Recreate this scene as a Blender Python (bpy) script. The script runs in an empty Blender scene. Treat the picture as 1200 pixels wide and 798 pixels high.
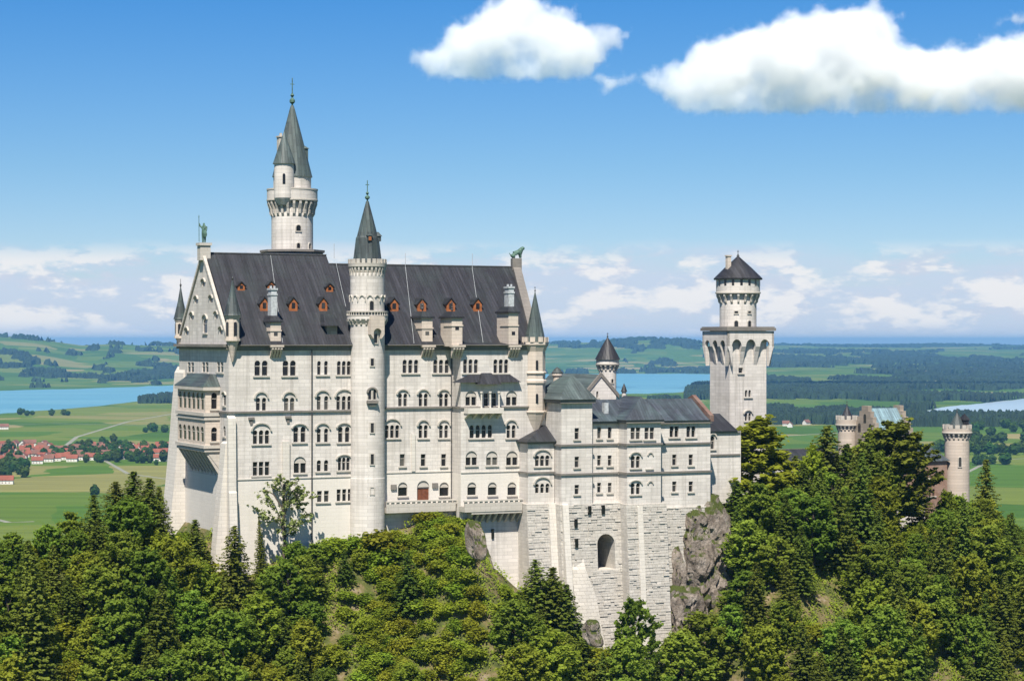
import bpy, bmesh, math, random
from mathutils import Vector, Matrix, noise
from mathutils.geometry import tessellate_polygon
R = math.radians
scene = bpy.context.scene
col = scene.collection
random.seed(7)
PI = math.pi

# ---------------------------------------------------------------- camera, sky, sun, exposure
CAMZ = 170.0                      # eye level above the valley floor (m)
cam = bpy.data.cameras.new('camera'); cam_o = bpy.data.objects.new('camera', cam); col.objects.link(cam_o)
cam.lens = 75.0; cam.sensor_width = 36.0; cam.clip_start = 1.0; cam.clip_end = 200000.0
cam_o.location = (0, 0, CAMZ); cam_o.rotation_euler = (R(90), 0, 0)
scene.camera = cam_o
SUN_EL, SUN_AZ = 56.0, -8.0       # azimuth: degrees from straight behind the camera, minus = to the viewer's left
sd = Vector((math.sin(R(SUN_AZ)) * math.cos(R(SUN_EL)), -math.cos(R(SUN_AZ)) * math.cos(R(SUN_EL)), math.sin(R(SUN_EL))))
sun = bpy.data.lights.new('sun', 'SUN'); sun.energy = 5.0; sun.angle = R(0.53); sun.color = (1.0, 0.935, 0.835)
sun_o = bpy.data.objects.new('sun', sun); col.objects.link(sun_o)
sun_o.location = (0, 0, 400); sun_o.rotation_euler = sd.to_track_quat('Z', 'Y').to_euler()
scene.view_settings.view_transform = 'Standard'; scene.view_settings.look = 'None'
scene.view_settings.gamma = 1.0; scene.view_settings.use_curve_mapping = False
scene.view_settings.exposure = 0.74
cy = scene.cycles
cy.use_denoising = True
cy.max_bounces = 20; cy.diffuse_bounces = 3; cy.glossy_bounces = 2; cy.transmission_bounces = 3
cy.transparent_max_bounces = 8; cy.volume_bounces = 20
try:
    cy.denoiser = 'OPENIMAGEDENOISE'; cy.denoising_input_passes = 'RGB_ALBEDO_NORMAL'
except Exception: pass

world = bpy.data.worlds.new('World'); scene.world = world; world.use_nodes = True
def build_world():
    nt = world.node_tree; N = nt.nodes; L = nt.links; N.clear()
    out = N.new('ShaderNodeOutputWorld'); bg = N.new('ShaderNodeBackground'); L.new(bg.outputs[0], out.inputs[0])
    sky = N.new('ShaderNodeTexSky'); sky.sky_type = 'NISHITA'; sky.sun_disc = False
    sky.sun_elevation = R(SUN_EL); sky.sun_rotation = math.atan2(sd.x, sd.y)
    sky.altitude = 900; sky.air_density = 1.0; sky.dust_density = 0.3; sky.ozone_density = 2.5
    tc = N.new('ShaderNodeTexCoord'); sep = N.new('ShaderNodeSeparateXYZ'); L.new(tc.outputs['Generated'], sep.inputs[0])
    # deeper, more saturated blue with height; unseen upper sky darkened to cut fill light
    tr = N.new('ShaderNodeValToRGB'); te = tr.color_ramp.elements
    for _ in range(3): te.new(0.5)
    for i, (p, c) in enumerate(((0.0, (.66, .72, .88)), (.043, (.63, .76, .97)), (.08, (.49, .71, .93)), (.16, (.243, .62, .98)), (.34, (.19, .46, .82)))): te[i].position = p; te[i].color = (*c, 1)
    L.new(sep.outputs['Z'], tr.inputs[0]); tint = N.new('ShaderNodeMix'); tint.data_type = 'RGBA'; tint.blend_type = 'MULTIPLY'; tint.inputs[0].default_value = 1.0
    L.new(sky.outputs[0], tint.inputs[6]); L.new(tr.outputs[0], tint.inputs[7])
    # far cumulus field low over the horizon: a pale veil with separate heads painted as sunlit
    def noise_(sx, sz, scale, detail, rough, loc=(0, 0, 0)):
        mp = N.new('ShaderNodeMapping'); mp.inputs['Scale'].default_value = (sx, sx, sz); mp.inputs['Location'].default_value = loc; L.new(tc.outputs['Generated'], mp.inputs[0])
        n = N.new('ShaderNodeTexNoise'); n.inputs['Scale'].default_value = scale; n.inputs['Detail'].default_value = detail; n.inputs['Roughness'].default_value = rough; L.new(mp.outputs[0], n.inputs['Vector']); return n.outputs['Fac']
    def mr(src, a, b, c=0.0, d=1.0, smooth=True):
        m = N.new('ShaderNodeMapRange'); m.interpolation_type = 'SMOOTHSTEP' if smooth else 'LINEAR'
        for k, v in (('From Min', a), ('From Max', b), ('To Min', c), ('To Max', d)): m.inputs[k].default_value = v
        L.new(src, m.inputs['Value']); return m.outputs[0]
    def mt(op, a, b):
        m = N.new('ShaderNodeMath'); m.operation = op
        for i, x in enumerate((a, b)):
            if isinstance(x, (int, float)): m.inputs[i].default_value = x
            else: L.new(x, m.inputs[i])
        return m.outputs[0]
    z = sep.outputs['Z']
    veil = mt('MULTIPLY', mr(mt('ADD', z, mt('MULTIPLY', mt('SUBTRACT', noise_(1, 5, 11, 6, .55), .5), .05)), .047, .026), .86)
    big = noise_(1, 2.6, 34, 7, .58, (4.1, .3, .2)); small = noise_(1, 3.4, 75, 6, .6, (1.7, 2.2, .1))
    heads = mt('MULTIPLY', mr(mt('ADD', big, mt('MULTIPLY', mt('SUBTRACT', small, .5), .28)),   .41, .575), mt('MULTIPLY', mr(z, .048, .034), mr(z, .001, .010)))
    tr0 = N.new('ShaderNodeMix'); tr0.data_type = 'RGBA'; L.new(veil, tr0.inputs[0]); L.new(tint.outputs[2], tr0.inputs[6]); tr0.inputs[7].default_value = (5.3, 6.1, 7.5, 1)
    body = N.new('ShaderNodeMix'); body.data_type = 'RGBA'; body.inputs[6].default_value = (5.6, 6.1, 7.2, 1); body.inputs[7].default_value = (8.3, 8.1, 8.0, 1)
    # sunlit tops and grey undersides are painted into the heads' colour
    L.new(mr(mt('ADD', mt('SUBTRACT', big, noise_(1, 2.6, 34, 7, .58, (4.1, .3, .228))), mt('MULTIPLY', small, .12)), -.02, .12), body.inputs[0])
    cov = mt('MULTIPLY', heads, .82)
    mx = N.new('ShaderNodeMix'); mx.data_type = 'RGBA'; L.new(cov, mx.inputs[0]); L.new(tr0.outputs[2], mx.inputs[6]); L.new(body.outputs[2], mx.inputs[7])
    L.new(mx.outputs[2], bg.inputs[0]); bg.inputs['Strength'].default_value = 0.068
build_world()

# ---------------------------------------------------------------- measuring helpers (metres)
F, CX, CY = 2500.0, 600.0, 399.0
AR = R(25.0); UH = Vector((math.cos(AR), math.sin(AR))); VH = Vector((-math.sin(AR), math.cos(AR)))
C0 = Vector(((268 - CX) / F * 350.0, 350.0))      # south-west corner of the palace; u runs along its front, v into the courtyard
def xy(u, v): return C0 + UH * u + VH * v
def W(u, v, h):
    p = xy(u, v); return Vector((p.x, p.y, CAMZ + h))
def on_v(px, py, v):
    d = Vector(((px - CX) / F, 1.0)); t = (v + C0.dot(VH)) / d.dot(VH)
    return (d * t - C0).dot(UH), t * (CY - py) / F
def on_u(px, py, u):
    d = Vector(((px - CX) / F, 1.0)); t = (u + C0.dot(UH)) / d.dot(UH)
    return (d * t - C0).dot(VH), t * (CY - py) / F
def at_depth(px, py, D):
    p = Vector(((px - CX) / F * D, D)) - C0
    return p.dot(UH), p.dot(VH), D * (CY - py) / F
def to_px(u, v, h=0):
    p = xy(u, v); return CX + F * p.x / p.y, CY - F * h / p.y
def on_roof(px, py, v0, h0, k):
    d = Vector(((px - CX) / F, 1.0)); dz = (CY - py) / F; q = d.dot(VH); c = C0.dot(VH)
    t = (h0 - (c + v0) * k) / (dz - q * k); P = d * t - C0
    return P.dot(UH), P.dot(VH), t * dz
def lerp_table(tab, x):
    if x <= tab[0][0]: return tab[0][1]
    for (a, b), (c, d) in zip(tab, tab[1:]):
        if x <= c: return b + (d - b) * (x - a) / (c - a)
    return tab[-1][1]
def sstep(a, b, x):
    t = min(1, max(0, (x - a) / (b - a))); return t * t * (3 - 2 * t)

# ---------------------------------------------------------------- materials
def new_mat(name, rough=0.8):
    m = bpy.data.materials.new(name); m.use_nodes = True
    nt = m.node_tree; b = nt.nodes['Principled BSDF']; b.inputs['Roughness'].default_value = rough
    b.inputs['Specular IOR Level'].default_value = 0.25
    return m, nt, b
def nd(nt, t, **kw):
    n = nt.nodes.new(t)
    for k, v in kw.items():
        if k in n.inputs: n.inputs[k].default_value = v
        else: setattr(n, k, v)
    return n
def ramp(nt, src, stops):
    r = nt.nodes.new('ShaderNodeValToRGB'); e = r.color_ramp.elements
    while len(e) < len(stops): e.new(0.5)
    for i, (p, c) in enumerate(stops): e[i].position = p; e[i].color = (*c, 1) if len(c) == 3 else c
    nt.links.new(src, r.inputs[0]); return r.outputs[0]
def mixc(nt, fac, a, b, mode='MIX'):
    m = nt.nodes.new('ShaderNodeMix'); m.data_type = 'RGBA'; m.blend_type = mode
    for s, i in ((fac, 0), (a, 6), (b, 7)):
        if hasattr(s, 'is_output') or isinstance(s, bpy.types.NodeSocket): nt.links.new(s, m.inputs[i])
        elif isinstance(s, (int, float)): m.inputs[i].default_value = s
        else: m.inputs[i].default_value = (*s, 1)
    return m.outputs[2]
def facade_coords(nt, sx=1.0, sz=1.0):
    """(x+y, z) of the object: courses run level round every wall."""
    tc = nt.nodes.new('ShaderNodeTexCoord'); s = nt.nodes.new('ShaderNodeSeparateXYZ'); nt.links.new(tc.outputs['Object'], s.inputs[0])
    a = nd(nt, 'ShaderNodeMath', operation='ADD'); nt.links.new(s.outputs['X'], a.inputs[0]); nt.links.new(s.outputs['Y'], a.inputs[1])
    c = nt.nodes.new('ShaderNodeCombineXYZ'); nt.links.new(a.outputs[0], c.inputs['X']); nt.links.new(s.outputs['Z'], c.inputs['Y'])
    return c.outputs[0], tc.outputs['Object'], s
def stone_mat(name, base, contrast=0.07, bw=1.9, bh=0.62, stain=(0.42, 0.38, 0.32), stain_amt=0.35, bump=0.25, streak=0.3, low=None):
    m, nt, b = new_mat(name, 0.85)
    v, ob, s = facade_coords(nt)
    br = nd(nt, 'ShaderNodeTexBrick', Scale=1.0); nt.links.new(v, br.inputs['Vector'])
    br.inputs['Brick Width'].default_value = bw; br.inputs['Row Height'].default_value = bh; br.inputs['Mortar Size'].default_value = 0.03
    lo = tuple(c * (1 - contrast) for c in base); hi = tuple(min(1, c * (1 + contrast)) for c in base)
    br.inputs['Color1'].default_value = (*lo, 1); br.inputs['Color2'].default_value = (*hi, 1); br.inputs['Mortar'].default_value = (*[c * 0.76 for c in base], 1)
    n = nd(nt, 'ShaderNodeTexNoise', Scale=0.16, Detail=7.0, Roughness=0.62); nt.links.new(ob, n.inputs['Vector'])
    f = ramp(nt, n.outputs['Fac'], [(0.45, (0, 0, 0)), (0.75, (1, 1, 1))])
    mm = nd(nt, 'ShaderNodeMath', operation='MULTIPLY'); nt.links.new(f, mm.inputs[0]); mm.inputs[1].default_value = stain_amt
    c1 = mixc(nt, mm.outputs[0], br.outputs['Color'], stain)
    mp = nt.nodes.new('ShaderNodeMapping'); mp.inputs['Scale'].default_value = (1.3, 1.3, 0.06); nt.links.new(ob, mp.inputs[0])
    n2 = nd(nt, 'ShaderNodeTexNoise', Scale=1.0, Detail=4.0, Roughness=0.6); nt.links.new(mp.outputs[0], n2.inputs['Vector'])
    f2 = ramp(nt, n2.outputs['Fac'], [(0.49, (0, 0, 0)), (0.8, (1, 1, 1))])
    m2 = nd(nt, 'ShaderNodeMath', operation='MULTIPLY'); nt.links.new(f2, m2.inputs[0]); m2.inputs[1].default_value = streak
    c2 = mixc(nt, m2.outputs[0], c1, tuple(c * 0.62 for c in stain))
    if low is not None:                      # lighter rendered footing below height low[0] (object z)
        lt_ = nd(nt, 'ShaderNodeMath', operation='LESS_THAN'); nt.links.new(s.outputs['Z'], lt_.inputs[0]); lt_.inputs[1].default_value = low[0]
        l2 = nd(nt, 'ShaderNodeMath', operation='MULTIPLY'); nt.links.new(lt_.outputs[0], l2.inputs[0]); l2.inputs[1].default_value = .7
        c2 = mixc(nt, l2.outputs[0], c2, low[1])
    nt.links.new(c2, b.inputs['Base Color'])
    n3 = nd(nt, 'ShaderNodeTexNoise', Scale=3.0, Detail=5.0); nt.links.new(ob, n3.inputs['Vector'])
    ad = nd(nt, 'ShaderNodeMath', operation='ADD'); nt.links.new(br.outputs['Fac'], ad.inputs[0]); nt.links.new(n3.outputs['Fac'], ad.inputs[1])
    bp = nd(nt, 'ShaderNodeBump', Strength=bump, Distance=0.06, invert=True); nt.links.new(ad.outputs[0], bp.inputs['Height']); nt.links.new(bp.outputs[0], b.inputs['Normal'])
    return m
def slate_mat(name, base, green=(0.09, 0.15, 0.12), green_amt=0.2, seam=0.55):
    m, nt, b = new_mat(name, 0.55); b.inputs['Specular IOR Level'].default_value = 0.35
    tc = nt.nodes.new('ShaderNodeTexCoord'); ob = tc.outputs['Object']
    s = nt.nodes.new('ShaderNodeSeparateXYZ'); nt.links.new(ob, s.inputs[0])
    mp = nt.nodes.new('ShaderNodeMapping'); mp.inputs['Scale'].default_value = (1.5, 0.10, 0.10); nt.links.new(ob, mp.inputs[0])
    n = nd(nt, 'ShaderNodeTexNoise', Scale=1.0, Detail=6.0, Roughness=0.65); nt.links.new(mp.outputs[0], n.inputs['Vector'])
    c = ramp(nt, n.outputs['Fac'], [(0.3, tuple(x * 0.6 for x in base)), (0.5, base), (0.78, tuple(x * 2.0 for x in base))])
    n2 = nd(nt, 'ShaderNodeTexNoise', Scale=0.22, Detail=4.0); nt.links.new(ob, n2.inputs['Vector'])
    f = ramp(nt, n2.outputs['Fac'], [(0.45, (0, 0, 0)), (0.75, (1, 1, 1))])
    mm = nd(nt, 'ShaderNodeMath', operation='MULTIPLY'); nt.links.new(f, mm.inputs[0]); mm.inputs[1].default_value = green_amt
    c = mixc(nt, mm.outputs[0], c, green)
    wv = nd(nt, 'ShaderNodeMath', operation='PINGPONG'); nt.links.new(s.outputs['X'], wv.inputs[0]); wv.inputs[1].default_value = seam / 2
    sm = nd(nt, 'ShaderNodeMath', operation='LESS_THAN'); nt.links.new(wv.outputs[0], sm.inputs[0]); sm.inputs[1].default_value = 0.045
    br = nd(nt, 'ShaderNodeTexBrick', Scale=1.0); 
    cb = nt.nodes.new('ShaderNodeCombineXYZ'); nt.links.new(s.outputs['Z'], cb.inputs['X']); nt.links.new(s.outputs['X'], cb.inputs['Y']); nt.links.new(cb.outputs[0], br.inputs['Vector'])
    br.inputs['Brick Width'].default_value = 2.2; br.inputs['Row Height'].default_value = seam; br.inputs['Mortar Size'].default_value = 0.03
    br.inputs['Color1'].default_value = (0.82, 0.82, 0.82, 1); br.inputs['Color2'].default_value = (1.15, 1.15, 1.15, 1); br.inputs['Mortar'].default_value = (0.6, 0.6, 0.6, 1)
    c = mixc(nt, 1.0, c, br.outputs['Color'], 'MULTIPLY')
    nt.links.new(c, b.inputs['Base Color'])
    bp = nd(nt, 'ShaderNodeBump', Strength=0.5, Distance=0.08); nt.links.new(sm.outputs[0], bp.inputs['Height']); nt.links.new(bp.outputs[0], b.inputs['Normal'])
    return m
def plain_mat(name, colr, rough=0.7, var=0.25, scale=2.0):
    m, nt, b = new_mat(name, rough)
    tc = nt.nodes.new('ShaderNodeTexCoord'); n = nd(nt, 'ShaderNodeTexNoise', Scale=scale, Detail=4.0); nt.links.new(tc.outputs['Object'], n.inputs['Vector'])
    nt.links.new(ramp(nt, n.outputs['Fac'], [(0.3, tuple(c * (1 - var) for c in colr)), (0.7, tuple(c * (1 + var) for c in colr))]), b.inputs['Base Color'])
    return m
M = {}
M['lime'] = stone_mat('pale_limestone', (0.595, 0.555, 0.512), .085, stain=(.37, .335, .29), stain_amt=.42, streak=.55)
M['lime_low'] = stone_mat('lower_limestone', (0.60, 0.56, 0.50), 0.05, stain_amt=0.22, streak=0.2)
M['trim'] = stone_mat('trim_stone', (0.47, 0.435, 0.385), 0.05, stain_amt=0.4)
M['cream'] = stone_mat('cream_sandstone', (0.53, 0.455, 0.385), 0.06, stain_amt=0.2)
M['grey_trim'] = stone_mat('dark_grey_ledge', (0.17, 0.155, 0.14), 0.05, stain_amt=0.3)  # dark grey stone, much darker than the other trim
M['rough'] = stone_mat('rusticated_stone', (0.50, 0.468, 0.42), 0.10, 1.1, 0.6, stain_amt=0.5, bump=0.6)
M['oldstone'] = stone_mat('old_brown_stone', (0.30, 0.25, 0.20), 0.15)
M['pinkstone'] = stone_mat('pinkish_stone', (0.47, 0.40, 0.335), 0.1, stain_amt=0.3)
M['darkred'] = stone_mat('dark_red_stone', (0.13, 0.065, 0.05), 0.1)
M['brick'] = stone_mat('red_brick', (0.27, 0.165, 0.12), 0.2, 0.5, 0.2)
M['slate'] = slate_mat('dark_slate', (0.0245, 0.0245, 0.029), green_amt=0.10)
M['slate_blue'] = slate_mat('blue_slate', (0.045, 0.052, 0.064), (0.085, 0.13, 0.13), 0.5)
M['copper'] = slate_mat('green_copper', (0.068, 0.085, 0.083), (0.10, 0.145, 0.13), 0.55)
M['spire'] = slate_mat('weathered_spire', (0.05, 0.06, 0.06), (0.09, 0.15, 0.13), 0.45)
M['glazed'] = slate_mat('pale_blue_tiles', (0.16, 0.24, 0.27), (0.2, 0.32, 0.34), 0.5)
M['orange'] = plain_mat('orange_wood', (0.29, 0.10, 0.035), 0.7, 0.3)
M['door'] = plain_mat('brown_door', (0.14, 0.05, 0.025), 0.6)
M['bronze'] = plain_mat('green_bronze', (0.07, 0.13, 0.10), 0.6, 0.5, 3.0)
M['metal'] = plain_mat('dark_metal', (0.06, 0.06, 0.06), 0.5)
M['palemetal'] = plain_mat('pale_metal', (0.4, 0.42, 0.43), 0.4)
gm, gnt, gb = new_mat('window_glass', 0.12); gb.inputs['Base Color'].default_value = (0.012, 0.012, 0.014, 1); goi = gnt.nodes.new('ShaderNodeObjectInfo'); gnt.links.new(ramp(gnt, goi.outputs['Random'], [(0.0, (.008, .008, .009)), (.6, (.016, .016, .018)), (.82, (.035, .034, .034)), (1.0, (.10, .095, .085))]), gb.inputs['Base Color']); gb.inputs['Specular IOR Level'].default_value = 0.4
M['glass'] = gm

# ---------------------------------------------------------------- mesh helpers
class MB:
    def __init__(s): s.v = []; s.f = []; s.sm = []
    def add(s, vs, fs, smooth=False):
        o = len(s.v); s.v += [tuple(p) for p in vs]; s.f += [tuple(i + o for i in f) for f in fs]; s.sm += [smooth] * len(fs); return s
    def box(s, u0, u1, v0, v1, h0, h1, mat=None):
        vs = [Vector(p) for p in ((u0, v0, h0), (u1, v0, h0), (u1, v1, h0), (u0, v1, h0), (u0, v0, h1), (u1, v0, h1), (u1, v1, h1), (u0, v1, h1))]
        if mat is not None: vs = [mat @ p for p in vs]
        return s.add(vs, [(0, 3, 2, 1), (4, 5, 6, 7), (0, 1, 5, 4), (1, 2, 6, 5), (2, 3, 7, 6), (3, 0, 4, 7)])
    def frustum(s, b0, b1, h0, h1):
        """b0, b1: (u0,u1,v0,v1) rectangles at h0 and h1"""
        vs = [(b[i], b[j], h) for b, h in ((b0, h0), (b1, h1)) for i, j in ((0, 2), (1, 2), (1, 3), (0, 3))]
        return s.add(vs, [(0, 3, 2, 1), (4, 5, 6, 7), (0, 1, 5, 4), (1, 2, 6, 5), (2, 3, 7, 6), (3, 0, 4, 7)])
    def prism(s, pts, t, place):
        """pts: 2D polygon; extruded by t; place(a, b, d) gives 3D"""
        n = len(pts); vs = [place(a, b, 0) for a, b in pts] + [place(a, b, t) for a, b in pts]
        tri = tessellate_polygon([[Vector((a, b, 0)) for a, b in pts]])
        fs = [tuple(t_) for t_ in tri] + [tuple(i + n for i in reversed(t_)) for t_ in tri] + [(i, (i + 1) % n, (i + 1) % n + n, i + n) for i in range(n)]
        return s.add(vs, fs)
    def lathe(s, cu, cv, prof, seg=40, smooth=True, rot=0.0, a0=0.0, a1=2 * PI):
        full = abs(a1 - a0 - 2 * PI) < 1e-6; n = seg if full else seg + 1
        vs = []
        for r, h in prof:
            for i in range(n):
                a = a0 + rot + (a1 - a0) * i / seg; vs.append((cu + r * math.cos(a), cv + r * math.sin(a), h))
        fs = []
        for j in range(len(prof) - 1):
            for i in range(seg):
                k = (i + 1) % n; fs.append((j * n + i, j * n + k, (j + 1) * n + k, (j + 1) * n + i))
        # split vertices per profile band so that the edges stay crisp
        o = MB()
        for j in range(len(prof) - 1):
            o.add(vs[j * n:(j + 2) * n], [(i, (i + 1) % n, n + (i + 1) % n, n + i) for i in range(seg)], smooth)
        if full:
            if prof[0][0] > 1e-4: o.add(vs[:n], [tuple(range(n - 1, -1, -1))])
            if prof[-1][0] > 1e-4: o.add(vs[-n:], [tuple(range(n))])
        s.v_off = len(s.v); base = len(s.v)
        s.v += o.v; s.f += [tuple(i + base for i in f) for f in o.f]; s.sm += o.sm
        return s
    def tube(s, pts, r, seg=6):
        for p, q in zip(pts, pts[1:]):
            p = Vector(p); q = Vector(q); d = (q - p)
            if d.length < 1e-6: continue
            z = d.normalized(); x = z.orthogonal().normalized(); y = z.cross(x)
            vs = [c + (x * math.cos(2 * PI * i / seg) + y * math.sin(2 * PI * i / seg)) * r for c in (p, q) for i in range(seg)]
            s.add(vs, [(i, (i + 1) % seg, (i + 1) % seg + seg, i + seg) for i in range(seg)], True)
        return s
    def ball(s, c, r, seg=10, rings=6, sc=(1, 1, 1)):
        prof = [(max(1e-5, math.sin(PI * j / rings)), -math.cos(PI * j / rings)) for j in range(rings + 1)]
        vs = [(c[0] + sc[0] * r * p * math.cos(2 * PI * i / seg), c[1] + sc[1] * r * p * math.sin(2 * PI * i / seg), c[2] + sc[2] * r * h) for p, h in prof for i in range(seg)]
        return s.add(vs, [(j * seg + i, j * seg + (i + 1) % seg, (j + 1) * seg + (i + 1) % seg, (j + 1) * seg + i) for j in range(rings) for i in range(seg)], True)
    def build(s, name, mat, parent=None, smooth=None):
        off = Vector(OFF[parent.name]) if parent is not None else Vector((0, 0, 0))
        me = bpy.data.meshes.new(name); me.from_pydata([tuple(Vector(p) - off) for p in s.v], [], s.f)
        me.polygons.foreach_set('use_smooth', s.sm if smooth is None else [smooth] * len(s.f))
        me.materials.append(mat); me.update()
        o = bpy.data.objects.new(name, me); col.objects.link(o)
        if parent is not None:
            o.parent = parent; OFF[o.name] = tuple(off)
        return o
OFF = {}
def tag(o, label=None, cat=None, group=None, kind=None):
    if label: o['label'] = label
    if cat: o['category'] = cat
    if group: o['group'] = group
    if kind: o['kind'] = kind
    return o
def thing(name, label, cat, base, group=None):
    """an Empty at the base point (u, v, h) of the castle grid; children are given in the same grid"""
    o = bpy.data.objects.new(name, None); col.objects.link(o); o.empty_display_size = 2
    o.location = W(*base); o.rotation_euler = (0, 0, AR); OFF[o.name] = tuple(base)
    return tag(o, label, cat, group)

class Plane:
    """a wall plane: axis 'v' faces the camera side (south), axis 'u' faces west"""
    def __init__(s, axis, c): s.axis = axis; s.c = c
    def map(s, px, py): return on_v(px, py, s.c) if s.axis == 'v' else on_u(px, py, s.c)
    def p3(s, a, h, d=0.0): return (a, s.c - d, h) if s.axis == 'v' else (s.c - d, a, h)
def panel(mb, pl, outline, holes, depth=0.45):
    loops = [[Vector((a, h, 0)) for a, h in outline]] + [[Vector((a, h, 0)) for a, h in q] for q in holes]
    flat = [p for l in loops for p in l]
    mb.add([pl.p3(p.x, p.y) for p in flat], [tuple(t) for t in tessellate_polygon(loops)])
    for q in holes:
        n = len(q)
        mb.add([pl.p3(a, h) for a, h in q] + [pl.p3(a, h, -depth) for a, h in q], [(i, (i + 1) % n, (i + 1) % n + n, i + n) for i in range(n)])
def light_poly(a0, a1, h0, h1, arch=True, seg=6):
    if a0 > a1: a0, a1 = a1, a0
    if not arch: return [(a0, h0), (a1, h0), (a1, h1), (a0, h1)]
    r = (a1 - a0) / 2; c = (a0 + a1) / 2; hs = h1 - r
    return [(a0, h0), (a1, h0)] + [(c + r * math.cos(PI * i / seg), hs + r * math.sin(PI * i / seg)) for i in range(seg + 1)]
class Wall:
    """a facade: collects window openings, then becomes one mesh"""
    def __init__(s, pl, par, depth=.45): s.pl = pl; s.par = par; s.holes = []; s.depth = depth
    def win(s, cx, y0, y1, n=1, lw=4.2, gap=1.6, arch=True, hood=None, sill=True, recess=False, pane='glass', name='window', dark=False):
        lw *= 1.12; gap = gap * .9 if n > 1 else gap; pl = s.pl; T = n * lw + (n - 1) * gap; x = cx - T / 2; ym = (y0 + y1) / 2
        h1 = pl.map(cx, y0)[1]; h0 = pl.map(cx, y1)[1]
        A0 = pl.map(cx - T / 2, ym)[0]; A1 = pl.map(cx + T / 2, ym)[0]
        if A0 > A1: A0, A1 = A1, A0
        fr = MB(); c = (A0 + A1) / 2; half = (A1 - A0) / 2
        if recess:                                    # one arched opening; lights and tympanum set back inside it
            hole = light_poly(A0 - 0.12, A1 + 0.12, h0, h1, True, 10); s.holes.append(hole)
            hs = h1 - half - 0.12
            for i in range(1, n):
                a = A0 + (A1 - A0) * i / n; fr.prism([(a - 0.13, h0), (a + 0.13, h0), (a + 0.13, hs + 0.05), (a - 0.13, hs + 0.05)], 0.2, lambda p, q, d: pl.p3(p, q, -0.12 - d))
            tym = light_poly(A0 - 0.10, A1 + 0.10, hs - 0.02, h1 - 0.03, True, 10)[2:]
            fr.prism(tym, 0.2, lambda p, q, d: pl.p3(p, q, -0.2 - d))
        else:
            for i in range(n):
                a0 = pl.map(x + i * (lw + gap), ym)[0]; a1 = pl.map(x + i * (lw + gap) + lw, ym)[0]
                s.holes.append(light_poly(a0, a1, h0, h1, arch))
        d0 = s.depth - .05
        pn = MB(); pn.prism([(A0 - 0.2, h0 - 0.15), (A1 + 0.2, h0 - 0.15), (A1 + 0.2, h1 + 0.15), (A0 - 0.2, h1 + 0.15)], 0.04, lambda p, q, d: pl.p3(p, q, -d0 - d))
        hm = h0 + (h1 - h0) * 0.62
        fr.prism([(A0, hm - 0.05), (A1, hm - 0.05), (A1, hm + 0.05), (A0, hm + 0.05)], 0.06, lambda p, q, d: pl.p3(p, q, -(s.depth - .14) - d))
        f = fr.build(name, M['trim'], s.par); pn.build('pane' if pane == 'glass' else 'door_leaf', M[pane], f)
        if sill:
            sl = MB(); sl.prism([(A0 - 0.3, h0 - 0.28), (A1 + 0.3, h0 - 0.28), (A1 + 0.3, h0 - 0.03), (A0 - 0.3, h0 - 0.03)], 0.22, lambda p, q, d: pl.p3(p, q, d - 0.003)); sl.build('sill', M['trim'], f)
        if hood is not None:
            hh = pl.map(cx, hood)[1]; ro = half + 0.42; ri = ro - 0.26; k = max(0.55, min(1.0, (hh - (h1 - 0.15)) / ro)); hb = hh - ro * k
            N = 12; pts = [(c + ro * math.cos(PI * i / N), hb + ro * k * math.sin(PI * i / N)) for i in range(N + 1)] + [(c + ri * math.cos(PI * i / N), hb + ri * k * math.sin(PI * i / N)) for i in range(N, -1, -1)]
            ho = MB(); ho.prism(pts, 0.27, lambda p, q, d: pl.p3(p, q, d - 0.003)); ho.build('hood_mould', M['trim'], f)
    def finish(s, outline, mat='lime', name='wall'):
        mb = MB(); panel(mb, s.pl, outline, s.holes, s.depth); return mb
def ring_window(par, cu, cv, r, az, h0, h1, w, arch=True, name='window', mat='trim'):
    """a window with a raised stone surround on a round tower; az measured from the camera side (south), + towards east"""
    a = -PI / 2 + az; n = Vector((math.cos(a), math.sin(a), 0)); t = Vector((-n.y, n.x, 0)); c = Vector((cu, cv, 0))
    P = lambda s_, h, d: c + n * (r + d) + t * s_ + Vector((0, 0, h))
    q = light_poly(-w / 2, w / 2, h0, h1, arch); o = light_poly(-w / 2 - 0.16, w / 2 + 0.16, h0 - 0.16, h1 + 0.16, arch)
    fr = MB(); k = len(q)
    fr.add([P(x, h, 0.14) for x, h in o] + [P(x, h, 0.14) for x, h in q] + [P(x, h, -0.3) for x, h in o] + [P(x, h, -0.1) for x, h in q],
           [(i, (i + 1) % k, k + (i + 1) % k, k + i) for i in range(k)] + [(i, (i + 1) % k, 2 * k + (i + 1) % k, 2 * k + i) for i in range(k)] + [(k + i, k + (i + 1) % k, 3 * k + (i + 1) % k, 3 * k + i) for i in range(k)])
    f = fr.build(name, M[mat], par); pn = MB(); pn.add([P(x, h, 0.03) for x, h in q], [tuple(range(k))]); pn.add([P(x, h, 0.0) for x, h in q], [tuple(range(k))])
    pn.build('pane', M['glass'], f)
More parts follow.
